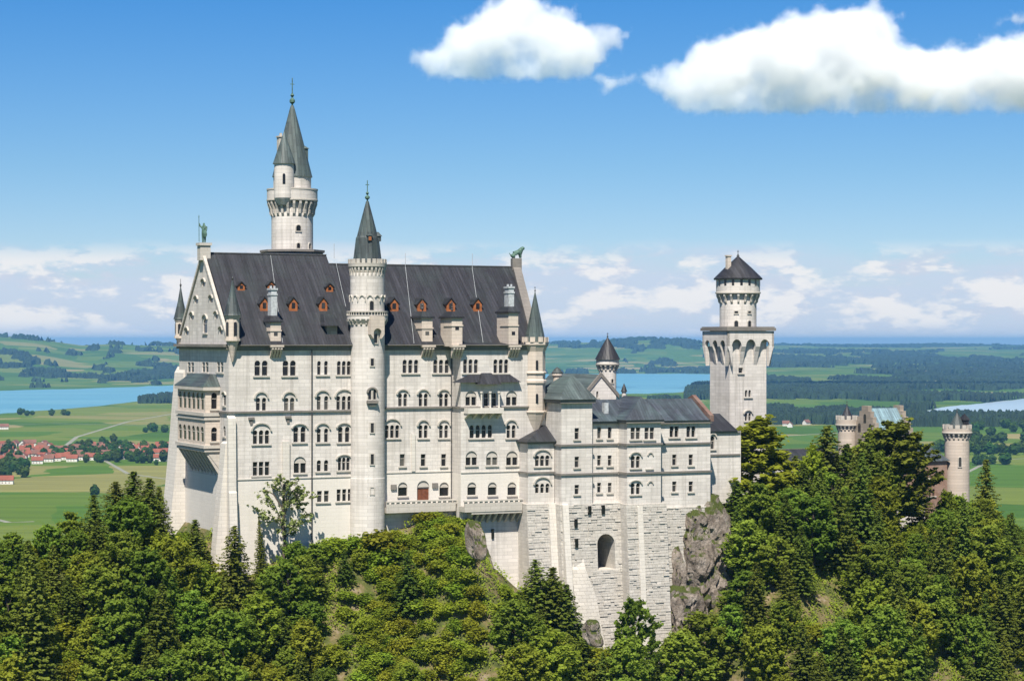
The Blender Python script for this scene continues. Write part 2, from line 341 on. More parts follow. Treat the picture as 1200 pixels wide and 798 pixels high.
def corbel_ring(mb, cu, cv, r0, r1, h0, h1, n, w, a_off=0.0):
    """n brackets leaning out from radius r0 (at h0) to r1 (at h1), with little arches above"""
    for i in range(n):
        a = a_off + 2 * PI * i / n; e = Vector((math.cos(a), math.sin(a), 0)); t = Vector((-e.y, e.x, 0)); c = Vector((cu, cv, 0))
        P = lambda r, s_, h: c + e * r + t * s_ + Vector((0, 0, h))
        hm = h0 + (h1 - h0) * 0.45
        pr = [(r0 - 0.1, h0), (r0 + (r1 - r0) * 0.45, h0 + (h1 - h0) * 0.22), (r0 + (r1 - r0) * 0.55, hm), (r1, h1 - 0.25 * (h1 - h0)), (r1, h1), (r0 - 0.1, h1)]
        k = len(pr); vs = [P(r, -w / 2, h) for r, h in pr] + [P(r, w / 2, h) for r, h in pr]
        mb.add(vs, [tuple(range(k)), tuple(range(2 * k - 1, k - 1, -1))] + [(i2, (i2 + 1) % k, (i2 + 1) % k + k, i2 + k) for i2 in range(k)])
def merlon_ring(mb, cu, cv, r0, r1, h0, h1, n, frac=0.6, a_off=0.0):
    for i in range(n):
        a0 = a_off + 2 * PI * (i + 0.5 - frac / 2) / n; a1 = a_off + 2 * PI * (i + 0.5 + frac / 2) / n; am = (a0 + a1) / 2
        pts = [(cu + r * math.cos(a), cv + r * math.sin(a)) for r, a in ((r0, a0), (r0, am), (r0, a1), (r1, a1), (r1, am), (r1, a0))]
        mb.prism(pts, h1 - h0, lambda p, q, d: (p, q, h0 + d))
def finial(par, cu, cv, h0, h1, s=1.0, mat='metal', name='finial'):
    f = MB(); L = h1 - h0
    f.lathe(cu, cv, [(0.22 * s, h0 - 0.4), (0.16 * s, h0), (0.12 * s, h0 + 0.1 * L), (0.42 * s, h0 + 0.17 * L), (0.42 * s, h0 + 0.24 * L), (0.1 * s, h0 + 0.32 * L), (0.30 * s, h0 + 0.40 * L), (0.08 * s, h0 + 0.48 * L), (0.07 * s, h0 + 0.97 * L), (0.001, h1)], 10)
    f.box(cu - 0.32 * s, cu + 0.32 * s, cv - 0.05, cv + 0.05, h0 + 0.76 * L, h0 + 0.76 * L + 0.12)
    return f.build(name, M[mat], par)
def stones(mb, pl, a0, a1, h0, h1, seed, row=0.62, mn=0.03, mx=0.34, keep=lambda a, h: True):
    """hewn blocks of uneven length standing out of the wall by different amounts"""
    rnd = random.Random(seed); h = h0
    while h < h1 - 0.2:
        rh = row * rnd.uniform(0.8, 1.2); a = a0
        if h + rh > h1: rh = h1 - h
        while a < a1:
            L = rnd.uniform(0.55, 1.7); e = min(a + L, a1)
            if a1 - e < 0.4: e = a1
            if keep((a + e) / 2, h + rh / 2):
                d = mn + (mx - mn) * rnd.random() ** 2.2; g = rnd.uniform(0.015, 0.05)
                mb.prism([(a + g, h + g), (e - g, h + g), (e - g, h + rh - g), (a + g, h + rh - g)], d + 0.2, lambda p, q, dd: pl.p3(p, q, dd - 0.2))
            a = e
        h += rh
# ================================================================ THE PALACE
P0 = Plane('v', 0.0)
US = on_v(530, 480, 0)[0]; PV = -on_u(540, 480, US)[0]          # the eastern bay stands PV metres forward of the front
P3 = Plane('v', -PV); UE = on_v(631, 403, -0.9)[0]; VB = on_u(210, 430, 0)[0]; VR = VB / 2
HE = on_v(340, 404, -0.9)[1]; HR = on_v(300, 298, VR)[1]; HR2 = on_v(520, 312, VR)[1]
UW = on_v(419, 404, -0.9)[0]; UT, VT = on_v(430.5, 480, -0.3)[0], -0.3
HB = -48.0
print('US %.1f PV %.1f UE %.1f VB %.1f HE %.2f HR %.1f HR2 %.1f UW %.1f UT %.1f' % (US, PV, UE, VB, HE, HR, HR2, UW, UT))
def HV(px, py, v=0.0): return on_v(px, py, v)[1]
SK = (on_v(608, 311, VR)[0] - UE) / (VR + 0.9)              # the east end is not square to the front
def skew(m_):
    m_.v = [(u + SK * (v + 0.9), v, h) if u > UE - 6 and v > -0.9 else (u, v, h) for u, v, h in m_.v]; return m_
palace = thing('palace', 'long pale limestone palace block with steep dark slate roof and rows of arched windows', 'palace', (UE / 2, 6, HB))
# --- front, western and middle stretch
w = Wall(P0, palace)
w.win(306, 422.5, 440, 2, 6.0, 2.2); w.win(339, 422.5, 440, 2, 6.0, 2.2); w.win(378, 423, 439, 2, 3.8, 4.4); w.win(403, 423, 439, 3, 3.9, 1.6)
w.win(306, 466, 481, 2, 4.4, 2.4, hood=458); w.win(339, 466, 481, 2, 4.6, 2.0, hood=458); w.win(378, 464, 480, 2, 4.2, 4.4, hood=456.5); w.win(403, 464, 480, 3, 4.0, 2.2, hood=455.5)
w.win(306, 504, 520, 3, 4.6, 2.0, hood=495); w.win(351, 500, 518, 2, 5.2, 3.0, hood=496, recess=False); w.win(378, 502, 518, 2, 4.2, 4.2, hood=495); w.win(403, 500, 518, 2, 4.8, 3.0, hood=495)
w.win(306, 541, 557, 3, 4.8, 1.8, False); w.win(351.5, 535, 554, 2, 5.0, 1.8, recess=True); w.win(378, 539, 552, 2, 4.4, 4.0); w.win(403, 536, 551, 3, 3.6, 1.0, hood=532)
w.win(351, 573, 587, 2, 4.8, 2.0, False); w.win(378.5, 575, 588, 2, 5.0, 2.8, False); w.win(403.5, 573, 587, 3, 4.2, 2.0, False)
w.win(481, 421.5, 437, 3, 4.4, 2.0); w.win(517, 421.5, 437, 3, 4.4, 2.0)
for x in (472, 496, 520): w.win(x, 461, 476, 2, 4.0, 1.8, hood=455.5)
w.win(459.5, 498, 513, 3, 4.0, 1.8, hood=490)
for x in (496, 520): w.win(x, 498, 513, 2, 4.0, 1.8, hood=491)
for x in (471.5, 496, 520): w.win(x, 532, 546, 1, 5.0, 0, False)
w.win(472, 565, 581, 1, 8.5, 0, recess=True); w.win(520.5, 565, 581, 1, 8.5, 0, recess=True)
w.win(496, 563, 586, 1, 11.5, 0, pane='door', name='door', sill=False, recess=True)
mb = w.finish([(0.0, HB), (US, HB), (US, HE), (0.0, HE)])
# --- front of the forward eastern stretch, with its flank, the back and the east end
w3 = Wall(P3, palace)
w3.win(551.5, 421, 437, 3, 4.2, 1.8); w3.win(587, 421, 437, 3, 4.2, 1.8)
w3.win(552, 458, 475, 2, 4.6, 1.2, recess=True); w3.win(599.5, 458, 475, 2, 4.6, 1.2, recess=True)
w3.win(569.5, 461, 476, 1, 4.8, 0, False); w3.win(579, 461, 476, 1, 4.8, 0, False)
w3.win(563.5, 498, 513, 4, 4.6, 2.2); w3.win(599, 498, 513, 2, 4.0, 1.8, hood=491)
for x in (552.5, 576.5, 600): w3.win(x, 528.5, 545, 2, 4.6, 1.8, recess=True)
for x in (553, 577, 600): w3.win(x, 565, 580, 1, 8.0, 0, recess=True)
mb3 = w3.finish([(US, HB), (UE, HB), (UE, HE), (US, HE)])
mb.add(mb3.v, mb3.f)
def quad(m_, *p): m_.add(p, [tuple(range(len(p)))])
quad(mb, (US, -PV, HB), (US, 0, HB), (US, 0, HE), (US, -PV, HE))
UB = UE + SK * (VB + .9)
quad(mb, (UE, -PV, HB), (UE, -.9, HB), (UB, VB, HB), (UB, VB, HE), (UE, -.9, HE), (UE, -PV, HE))
quad(mb, (0, VB, HB), (UB, VB, HB), (UB, VB, HE), (0, VB, HE))
quad(mb, (UE, -0.9, HE), (UE + SK * (VB + 1.8), VB + .9, HE), (UE + SK * (VR + .9), VR, HR2 + .5))
# --- west end with its gable
PW = Plane('u', 0.0); ww = Wall(PW, palace, .2)
for x in (223.5, 240.5, 258): ww.win(x, 424.5, 436, 2, 3.0, 0.8, False, sill=True)
ww.win(263, 461, 475, 1, 2.6, 0, hood=458.5); ww.win(263, 499, 511, 1, 2.4, 0); ww.win(263, 541, 549, 1, 1.6, 0, False)
for x, y in ((238.5, 331), (230, 351), (247.5, 350), (225, 370), (253.5, 369), (219, 388), (259, 387)):
    ww.win(x, y - 2.6, y + 4.6, 1, 3.1, 0, hood=y - 5.2, sill=False)
ww.win(240.5, 373, 390, 1, 4.0, 0, hood=368)
mw = ww.finish([(0, HB), (VB, HB), (VB, HE), (VR, HR + 0.7), (0, HE)])
mb.add(mw.v, mw.f)
M['palace_wall'] = stone_mat('palace_limestone', (0.59, 0.55, 0.507), .085, stain=(.37, .335, .29), stain_amt=.42, streak=.55, low=(HV(430, 556.5) - HB, (.65, .61, .545)))
wall = mb.build('wall', M['palace_wall'], palace)
# lower, lighter plinth a little proud of the front
pm = MB(); hp = HV(380, 559.5)
UT0 = UT - 2.6; UT1 = UT + 2.6
wl = Wall(P0, palace)
def strip(m_, pl, a0, a1, h0, h1, d, d0=-0.02): m_.prism([(a0, h0), (a1, h0), (a1, h1), (a0, h1)], d - d0, lambda p, q, dd: pl.p3(p, q, d0 + dd))
strip(pm, P0, on_v(330.5, 540, 0)[0], on_v(338.5, 540, 0)[0], HB, HV(334, 517), 0.45)
strip(pm, P0, 0.02, UT0, hp, hp + 0.22, 0.14); strip(pm, P0, UT1, US - .02, HV(490, 553.5), HV(490, 552), 0.12); strip(pm, P3, US, UE, HV(570, 553.5, -PV), HV(570, 552, -PV), 0.12)
strip(pm, P0, on_v(482, 540, 0)[0], on_v(486, 540, 0)[0], HV(484, 552), HV(484, 508), 0.25)
pm.build('pilaster', M['lime_low'], palace)
# corner buttress, white and widening downwards
b2 = MB()
ub0, ub1 = on_v(267.5, 560, -0.8)[0], on_v(276.5, 560, -0.8)[0]
b2.prism([(-0.75, HV(272, 490)), (-0.02, HV(272, 487)), (-0.02, HB), (-3.2, HB), (-1.25, HV(272, 577)), (-1.0, HV(272, 575))], ub1 - ub0, lambda p, q, d: (ub0 + d, p, q))
b2.prism([(-0.5, HV(268, 520)), (0.3, HV(268, 516)), (0.3, HB), (-3.5, HB)], 2.6, lambda p, q, d: (p, 0.05 + d, q))
b2.prism([(-0.3, HV(210, 440)), (0.3, HV(210, 432)), (0.3, HB), (-4.2, HB), (-1.6, HV(205, 540, VB))], 5.5, lambda p, q, d: (p, VB - 3.6 + d, q))
b2.build('buttress', M['lime_low'], palace)
# ledges
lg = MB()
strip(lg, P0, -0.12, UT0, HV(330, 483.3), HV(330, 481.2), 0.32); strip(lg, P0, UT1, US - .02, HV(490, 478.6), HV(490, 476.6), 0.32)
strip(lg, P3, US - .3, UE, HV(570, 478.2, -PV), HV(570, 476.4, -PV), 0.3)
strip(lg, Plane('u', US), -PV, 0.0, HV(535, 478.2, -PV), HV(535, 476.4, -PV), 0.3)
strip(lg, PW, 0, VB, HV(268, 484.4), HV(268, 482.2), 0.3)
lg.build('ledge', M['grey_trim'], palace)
# eaves cornice
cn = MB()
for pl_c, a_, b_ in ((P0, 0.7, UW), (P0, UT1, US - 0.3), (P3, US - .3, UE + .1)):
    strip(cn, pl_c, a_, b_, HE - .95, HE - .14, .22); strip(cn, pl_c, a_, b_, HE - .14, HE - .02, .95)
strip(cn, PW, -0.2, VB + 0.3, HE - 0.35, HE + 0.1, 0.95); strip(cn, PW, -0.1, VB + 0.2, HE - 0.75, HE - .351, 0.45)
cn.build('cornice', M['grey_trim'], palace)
# --- roofs
def gable_roof(u0, u1, v0, v1, he, hr, th=0.3):
    m_ = MB(); vm = (v0 + v1) / 2
    m_.prism([(v0, he), (vm, hr), (v1, he), (v1 - .4, he - th * .2), (vm, hr - th * 1.6), (v0 + .4, he - th * .2)], u1 - u0, lambda p, q, d: (u0 + d, p, q))
    return m_
rf = gable_roof(0.45, UW, -0.95, VB + 0.95, HE, HR)
rf.build('roof', M['slate'], palace)
rf2 = gable_roof(UW + 0.01, UE - 0.9, -0.93, VB + 0.93, HE + 0.002, HR2)
rf2.add([(US - .5, -PV - .92, HE), (UE + .2, -PV - .92, HE), (UE + .2, -0.9, HE + 0.35), (US - .5, -0.9, HE + 0.35), (US - .5, -0.9, HE), ], [(0, 1, 2, 3), (0, 3, 4)])
skew(rf2); roof2 = rf2.build('roof', M['slate'], palace)
# ridge caps and lightning cables
rc = MB(); rc.tube([(0.5, VR, HR + .05), (UW, VR, HR + .05)], 0.16); rc.tube([(UW, VR, HR2 + .05), (UE - 1 + SK * (VR + .9), VR, HR2 + .05)], 0.16)
rc.build('ridge_cap', M['metal'], palace)
K1 = (HR - HE) / (VR + 0.95); K2 = (HR2 - HE) / (VR + 0.93)
def RP(px, py): # a point on the front roof slope
    return on_roof(px, py, -0.95, HE, K1 if px < 420 else K2)
for (xa, ya), (xb, yb) in (((317, 300), (331, 402)), ((392, 302), (405, 360)), ((475, 314), (485, 403)), ((553, 314), (566, 403))):
    p, q = Vector(RP(xa, ya)), Vector(RP(xb, yb)); up = Vector((0, -0.08, 0.08)); lc = MB(); lc.tube([p + up, q + up], 0.035, 5); lc.build('lightning_cable', M['palemetal'], palace)
for x in (391.5, 475, 553.5):
    p = Vector(RP(x, 303 if x < 420 else 314)); lc = MB(); lc.tube([p, p + Vector((0, 0, 2.6))], 0.05, 5); lc.build('lightning_rod', M['palemetal'], palace)
# gable copings
gc = MB()
def coping(u0, u1, he, hr, v0, v1, up, th):
    vm = (v0 + v1) / 2
    gc.prism([(v0, he + up - th), (v0, he + up), (vm, hr + up), (v1, he + up), (v1, he + up - th), (vm, hr + up - th)], u1 - u0, lambda p, q, d: (u0 + d, p, q))
coping(-0.3, 0.2, HE, HR, -0.7, VB + 0.7, 0.45, 0.7)
gc.build('gable_coping', M['trim'], palace)
gc = MB(); coping(UE - 1.3, UE + 0.25, HE, HR2, -0.95, VB + 0.95, 0.7, 1.1)
pe = on_v(604.5, 311, VR); gc.box(UE - 1.45, UE + 0.4, VR - 0.8, VR + 0.8, HR2 - 0.6, HR2 + 1.6)
skew(gc); gc.build('gable_coping', M['grey_trim'], palace)
pd = MB(); pd.box(-0.75, 1.05, VR - 0.9, VR + 0.9, HR - 1.2, HR + 1.3); pd.box(-0.95, 1.25, VR - 1.1, VR + 1.1, HR + 1.3, HR + 1.75)
pd.build('pedestal', M['trim'], palace)
# --- wooden dormers
def wood_dormer(px, yb, wpx, hpx):
    u, v, h = RP(px, yb); s_ = (C0.y + 20) / F; wd = wpx * s_ * 0.5 * 1.08; H = hpx * s_; k = K1 if px < 420 else K2
    dp = (H + 0.6) / k
    m_ = MB(); hb = H * 0.55
    m_.prism([(u - wd, h - .15), (u + wd, h - .15), (u + wd, h + hb), (u, h + H), (u - wd, h + hb)], dp, lambda p, q, d: (p, v - 0.15 + d, q))
    d_ = m_.build('dormer', M['orange'], palace)
    r_ = MB(); t = 0.14
    r_.prism([(u - wd - .22, h + hb - .16), (u, h + H + .06), (u + wd + .22, h + hb - .16), (u + wd + .22, h + hb + .02), (u, h + H + .26), (u - wd - .22, h + hb + .02)], dp + .25, lambda p, q, d: (p, v - 0.32 + d, q))
    r_.build('dormer_roof', M['slate'], d_)
    p_ = MB(); p_.box(u - wd * .42, u + wd * .42, v - 0.19, v - 0.14, h + hb * .25, h + hb * 1.1); p_.build('pane', M['glass'], d_)
for x, y in ((282.5, 339.5), (317.5, 338.5), (386, 341)): wood_dormer(x, y, 8, 8)
for x in (309.5, 343.5, 378.5): wood_dormer(x, 363.5, 9, 14)
for x in (461.5, 494, 528, 559.5): wood_dormer(x, 364, 10, 14)
# --- tall stone dormers standing on the wall head, each over a corbel
def wall_dormer(px, y0, y1, wpx, ytop, v, stack=True, corbel=True, name='wall_dormer'):
    u, hb = on_v(px, y1, v - .3); ht = HV(px, y0, v - .3); wd = wpx * 0.14 / 2
    m_ = MB(); m_.box(u - wd, u + wd, v - 0.35, v + 4.5, HE - 0.3, ht); m_.box(u - wd - .12, u + wd + .12, v - 0.47, v + 3, (hb + ht) / 2 - .12, (hb + ht) / 2 + .12)
    d_ = m_.build(name, M['cream'], palace)
    r_ = MB(); hr = ht + 1.15
    r_.box(u - wd - .3, u + wd + .3, v - 0.65, v + 4.7, ht, ht + .28)
    r_.frustum((u - wd - .2, u + wd + .2, v - .55, v + 4.6), (u - wd * .6, u + wd * .6, v + .4, v + 3.4), ht + .28, hr)
    if stack:
        hs = HV(px, ytop, v + 1.5)
    r_.build('dormer_roof', M['slate'], d_)
    if stack:
        k_ = MB(); k_.box(u - wd * .58, u + wd * .58, v + .5, v + 2.2, hr - .1, hs - 1.2); k_.box(u - wd * .68, u + wd * .68, v + .4, v + 2.3, hs - 1.2, hs - .9); k_.box(u - wd * .55, u + wd * .55, v + .55, v + 2.1, hs - .9, hs - .3); k_.box(u - wd * .7, u + wd * .7, v + .4, v + 2.3, hs - .3, hs)
        for i in (-1, 1): k_.box(u + i * wd * .35 - .12, u + i * wd * .35 + .12, v + 1.1, v + 1.5, hs, hs + .4)
        k_.build('chimney', M['palemetal'], d_)
    else: finial(d_, u, v + 1.8, hr - .1, HV(px, ytop, v + 1.8), 0.6)
    g_ = MB(); g_.box(u - wd * .35, u + wd * .35, v - 0.39, v - 0.34, hb + .5, hb + 1.1); g_.build('pane', M['glass'], d_)
    if corbel:
        c_ = MB(); hc = HV(px, 406, v - 1); 
        for i in range(4):
            a = u - wd - .1 + (2 * wd + .2) * (i + .5) / 4
            c_.prism([(v - 1.15, hc - .5), (v - 1.15, hc - .1), (v + .02, hc - .1), (v + .02, hc - 2.0)], 0.34, lambda p, q, d: (a - .17 + d, p, q))
        c_.box(u - wd - .25, u + wd + .25, v - 1.25, v + .02, hc - .1, hc + .25)
        c_.build('corbel', M['cream'], d_)
wall_dormer(323, 378, 397, 13, 338, 0.0); wall_dormer(500.5, 373, 396, 14, 345, 0.0, stack=False); wall_dormer(535.5, 373, 390, 14, 352, -PV, stack=False)
wall_dormer(601.5, 367, 396, 13, 336, -PV)
# slate-hung dormer beside the stair tower
u, v, h = RP(389, 391)
sd_ = MB(); sd_.box(u - .9, u + .9, v - .1, v + 3, h - .2, h + 1.3); d_ = sd_.build('dormer', M['oldstone'], palace)
r_ = MB(); r_.frustum((u - 1.6, u + 1.6, v - .9, v + 3.2), (u - .9, u + .9, v + 1.6, v + 3.2), h + 1.3, h + 3.3); r_.build('dormer_roof', M['slate'], d_)
# --- corner turrets with conical slate hats
def turret(cu, cv, r, hb, h0, h1, ht, par=palace, mat='cream', seg=12, roof='spire', win=True, az=0.0, tail=2.2):
    m_ = MB()
    m_.lathe(cu, cv, [(0.12, hb), (r * .5, hb + (h0 - hb) * .45), (r * .95, h0 - .5), (r * 1.18, h0 - .5), (r * 1.18, h0 - .1), (r, h0 - .1), (r, h1 - .4), (r * 1.14, h1 - .35), (r * 1.14, h1)], seg, False, PI / seg)
    t_ = m_.build('turret', M[mat], par)
    s_ = MB(); s_.lathe(cu, cv, [(r * 1.35, h1), (r * 1.22, h1 + .3), (r * .55, h1 + (ht - h1) * .5), (0.02, ht)], seg, False, PI / seg); s_.build('spire', M[roof], t_)
    f_ = MB(); f_.lathe(cu, cv, [(.06, ht - .5), (.2, ht), (.05, ht + .25), (.04, ht + 1.0), (.001, ht + 1.1)], 8); f_.build('finial', M['metal'], t_)
    if win:
        for a in (az, az - 1.25):
            ring = -PI / 2 + a; n = Vector((math.cos(ring), math.sin(ring), 0)); tt = Vector((-n.y, n.x, 0)); c = Vector((cu, cv, 0))
            p_ = MB(); q = light_poly(-.26, .26, h0 + .35, h0 + (h1 - h0) * .72)
            p_.prism(q, .1, lambda x, hh, d: c + n * (r * .98 - .04 + d) + tt * x + Vector((0, 0, hh))); p_.build('pane', M['glass'], t_)
cu, cv = 0.55, -0.35
turret(cu, cv, 1.15, HV(273, 424), HV(273, 396), HV(273, 370), HV(273, 326), az=0.1)
cu, cv, hh = 0.2, VB - .2, 0
hN = lambda y: (CY - y) / F * xy(0, VB).y
turret(cu, cv, 0.95, hN(412), hN(393), hN(374), hN(334), az=-.5)
# big octagonal corner turret at the east end
cu, cv = on_v(627, 440, -PV + 0.5)[0], -PV + 0.5
hE = lambda y: (CY - y) / F * xy(cu, cv).y
m_ = MB(); r = 1.75
m_.lathe(cu, cv, [(.3, hE(513)), (1.0, hE(500)), (r + .15, hE(484)), (r + .3, hE(483)), (r + .3, hE(481.5)), (r, hE(481)), (r, hE(449)), (r + .25, hE(448.5)), (r + .25, hE(446)), (r, hE(444)), (r, hE(438)), (r + .25, hE(437.5)), (r + .25, hE(436)), (r, hE(435)), (r, hE(412)), (r + .45, hE(405)), (r + .6, hE(404)), (r + .6, hE(401))], 8, False, PI / 8)
merlon_ring(m_, cu, cv, r + .25, r + .6, hE(401), hE(395), 10, .6)
t_ = m_.build('turret', M['cream'], palace)
s_ = MB(); s_.lathe(cu, cv, [(r + .1, hE(401)), (r - .1, hE(394)), (r * .45, hE(366)), (.03, hE(341))], 8, False, PI / 8); s_.build('spire', M['copper'], t_)
for (y0, y1) in ((422, 433), (461, 472)):
    p_ = MB(); q = light_poly(-.22, .22, hE(y1), hE(y0)); a = -PI / 2 - .25; n = Vector((math.cos(a), math.sin(a), 0)); tt = Vector((-n.y, n.x, 0))
    p_.prism(q, .1, lambda x, hh, d: Vector((cu, cv, 0)) + n * (r * .955 + d) + tt * x + Vector((0, 0, hh))); p_.build('pane', M['glass'], t_)
finial(t_, cu, cv, hE(342), hE(336), 0.4)
# --- downpipes
dpp = MB(); a = on_v(365.5, 500, -.2)[0]; dpp.tube([(a, -.2, HE - .8), (a, -.2, HB)], .11); dpp.build('downpipe', M['metal'], palace)
dpp = MB(); a = on_v(531.5, 580, -.15)[0] - .4; dpp.tube([(a, -.15, HE - 1), (a, -.15, HB)], .09); dpp.build('downpipe', M['metal'], palace)
# crests and lanterns on the wall
for x, y in ((294.3, 491), (337.5, 489.5)):
    a, h = on_v(x, y, 0); k_ = MB(); strip(k_, P0, a - .5, a + .5, h - .1, h + .3, .35); strip(k_, P0, a - .2, a + .2, h - .9, h - .1, .18); k_.build('bracket', M['grey_trim'], palace)
for x, y in ((461, 570.5), (509.5, 568.5)):
    a, h = on_v(x, y, 0); k_ = MB(); strip(k_, P0, a - .5, a + .5, h - .4, h + .4, .3); k_.build('stone_crest', M['grey_trim'], palace)
# --- two-storey bay window on the west end
vb0 = on_u(257.3, 470, 0)[0]; bB = -on_v(240.3, 470, vb0)[0]; vb1 = on_u(208.3, 470, -bB)[0]
hW = lambda y: on_u(224, y, -bB)[1]
PB = Plane('u', -bB); PBS = Plane('v', vb0)
bay = MB(); wb = Wall(PB, palace, .2); wbs = Wall(PBS, palace)
fw = MB()
mbf = MB()
class _P:  pass
bay_root = MB(); bay_root.box(-bB + .9, 0.0, vb0 + .9, vb1 - .1, hW(519), hW(455))
bay_o = bay_root.build('bay_window', M['cream'], palace)
wb.par = bay_o; wbs.par = bay_o
wb.win(224, 459, 478.5, 6, 3.2, 1.75, sill=False); wb.win(224, 498, 515.5, 6, 3.2, 1.75, sill=False)
wbs.win(251, 460, 479, 1, 6, 0, recess=False, sill=True); wbs.win(251, 500.5, 517, 1, 6, 0, sill=True)
m1 = wb.finish([(vb0, hW(521)), (vb1, hW(521)), (vb1, hW(452)), (vb0, hW(452))]); m2 = wbs.finish([(-bB, hW(521)), (0, hW(521)), (0, hW(452)), (-bB, hW(452))])
m1.add(m2.v, m2.f); quad(m1, (-bB, vb1, hW(521)), (0, vb1, hW(521)), (0, vb1, hW(452)), (-bB, vb1, hW(452)))
m1.build('bay_wall', M['cream'], bay_o)
lb = MB()
for ya, yb, e in ((456.5, 452, .45), (486, 482, .35), (490.5, 487.5, .2), (523, 519.5, .35), (527, 524, .15)):
    lb.box(-bB - e, -0.02, vb0 - e, vb1 + e, hW(ya), hW(yb))
lb.build('ledge', M['trim'], bay_o)
rb = MB(); rb.frustum((-bB - .5, -.01, vb0 - .5, vb1 + .5), (-.9, -.011, vb0 + 2.2, vb1 - 2.2), hW(452), on_u(235, 437.5, 0)[1]); rb.build('bay_roof', M['spire'], bay_o)
cb_ = MB()
for i in range(9):
    v0_ = vb0 + .2 + (vb1 - vb0 - .9) * i / 8
    cb_.prism([(-bB, hW(527)), (0, hW(527)), (0, on_u(235, 553, 0)[1]), (-.35, on_u(235, 549, 0)[1])], .55, lambda p, q, d: (p, v0_ + d, q))
cb_.prism([(-bB + .3, hW(527)), (0, hW(527)), (0, on_u(235, 546, 0)[1]), (-.15, on_u(235, 544, 0)[1])], vb1 - vb0 - .2, lambda p, q, d: (p, vb0 + .1 + d, q))
cb_.build('corbel', M['trim'], bay_o)
# --- loggia balcony on the forward eastern stretch
lo = MB(); a0, a1 = on_v(545.5, 480, -PV - .8)[0], on_v(587, 480, -PV - .8)[0]; h3 = lambda y: HV(566, y, -PV)
lo.box(a0, a1, -PV - 2.0, -PV + .01, h3(484), h3(481)); 
lo.box(a0, a1, -PV - 2.0, -PV - 1.8, h3(481), h3(477.5)); lo.box(a0, a0 + .2, -PV - 1.8, -PV, h3(481), h3(477.5)); lo.box(a1 - .2, a1, -PV - 1.8, -PV, h3(481), h3(477.5))
bal = lo.build('balcony', M['lime_low'], palace)
c_ = MB()
for i in range(5):
    a = a0 + .3 + (a1 - a0 - .6) * i / 4
    c_.prism([(-PV - 1.8, h3(484)), (-PV, h3(484)), (-PV, h3(491)), (-PV - .4, h3(489))], .35, lambda p, q, d: (a - .17 + d, p, q))
for px in (564, 574.3, 584.6):
    a, _ = on_v(px, 470, -PV - 1.5); c_.lathe(a, -PV - 1.6, [(.2, h3(478)), (.15, h3(476)), (.15, h3(462)), (.28, h3(460)), (.28, h3(458.5))], 10)
c_.build('column', M['lime_low'], bal)
r_ = MB(); e0, e1 = on_v(527, 447, -PV - .9)[0], on_v(617, 447, -PV - .9)[0]; i0, i1 = on_v(552, 438, -PV)[0], on_v(596, 438, -PV)[0]
r_.frustum((e0 + .7, e1 - 1.0, -PV - .9, -PV - .01), (i0, i1, -PV - .06, -PV - .012), h3(448), h3(438))
m0, m1_ = on_v(561.5, 447, -PV - 1.8)[0], on_v(587.5, 447, -PV - 1.8)[0]
r_.frustum((m0, m1_, -PV - 2.1, -PV - .05), (m0 + 1.2, m1_ - 1.2, -PV - .3, -PV - .08), h3(450), h3(437))
r_.build('balcony_roof', M['slate'], bal)

# ================================================================ STAIR TOWER on the palace front
def tower_h(cu, cv):
    D = xy(cu, cv).y; return (lambda y: (CY - y) / F * D), D / F
hh, mpp = tower_h(UT, VT)
stair = thing('stair_tower', 'slender round stair tower with dark pointed spire rising from the palace front', 'tower', (UT, VT, HB))
r = 20.3 * mpp
m_ = MB(); m_.lathe(UT, VT, [(r + .05, HB), (r + .05, hh(560)), (r, hh(559)), (r, hh(380)), (24 * mpp, hh(374)), (24 * mpp, hh(371)), (r * .985, hh(371)), (r * .985, hh(327)), (r * 1.0, hh(324)), (r * .97, hh(320)), (r * .9, hh(320))], 56)
m_.build('wall', M['lime'], stair)
g_ = MB(); g_.lathe(UT, VT, [(24.2 * mpp, hh(371)), (24.4 * mpp, hh(370.5)), (24.4 * mpp, hh(369.5)), (23.2 * mpp, hh(369.4)), (23.2 * mpp, hh(371))], 48)
for i in range(40):
    a = 2 * PI * i / 40; g_.lathe(UT + 23.8 * mpp * math.cos(a), VT + 23.8 * mpp * math.sin(a), [(.1, hh(369.5)), (.07, hh(368)), (.1, hh(365.8))], 6)
g_.lathe(UT, VT, [(23.4 * mpp, hh(366)), (24.4 * mpp, hh(366)), (24.4 * mpp, hh(364.6)), (23.4 * mpp, hh(364.6))], 48)
g_.build('gallery', M['trim'], stair)
c_ = MB(); corbel_ring(c_, UT, VT, r * .97, r * 1.07, hh(326), hh(313), 26, .32); c_.build('corbel_table', M['trim'], stair); c_ = MB(); corbel_ring(c_, UT, VT, r * 1.0, 24 * mpp, hh(382), hh(374), 22, .3); c_.build('corbel_table', M['trim'], stair); c_ = MB()
c_.lathe(UT, VT, [(r * .9, hh(320)), (r * .95, hh(319)), (r * .95, hh(313)), (r * 1.1, hh(313)), (r * 1.12, hh(309)), (r * .8, hh(309))], 48)
merlon_ring(c_, UT, VT, r * .98, r * 1.12, hh(309), hh(304), 22, .62)
c_.build('corbel_table', M['trim'], stair); c_ = MB()
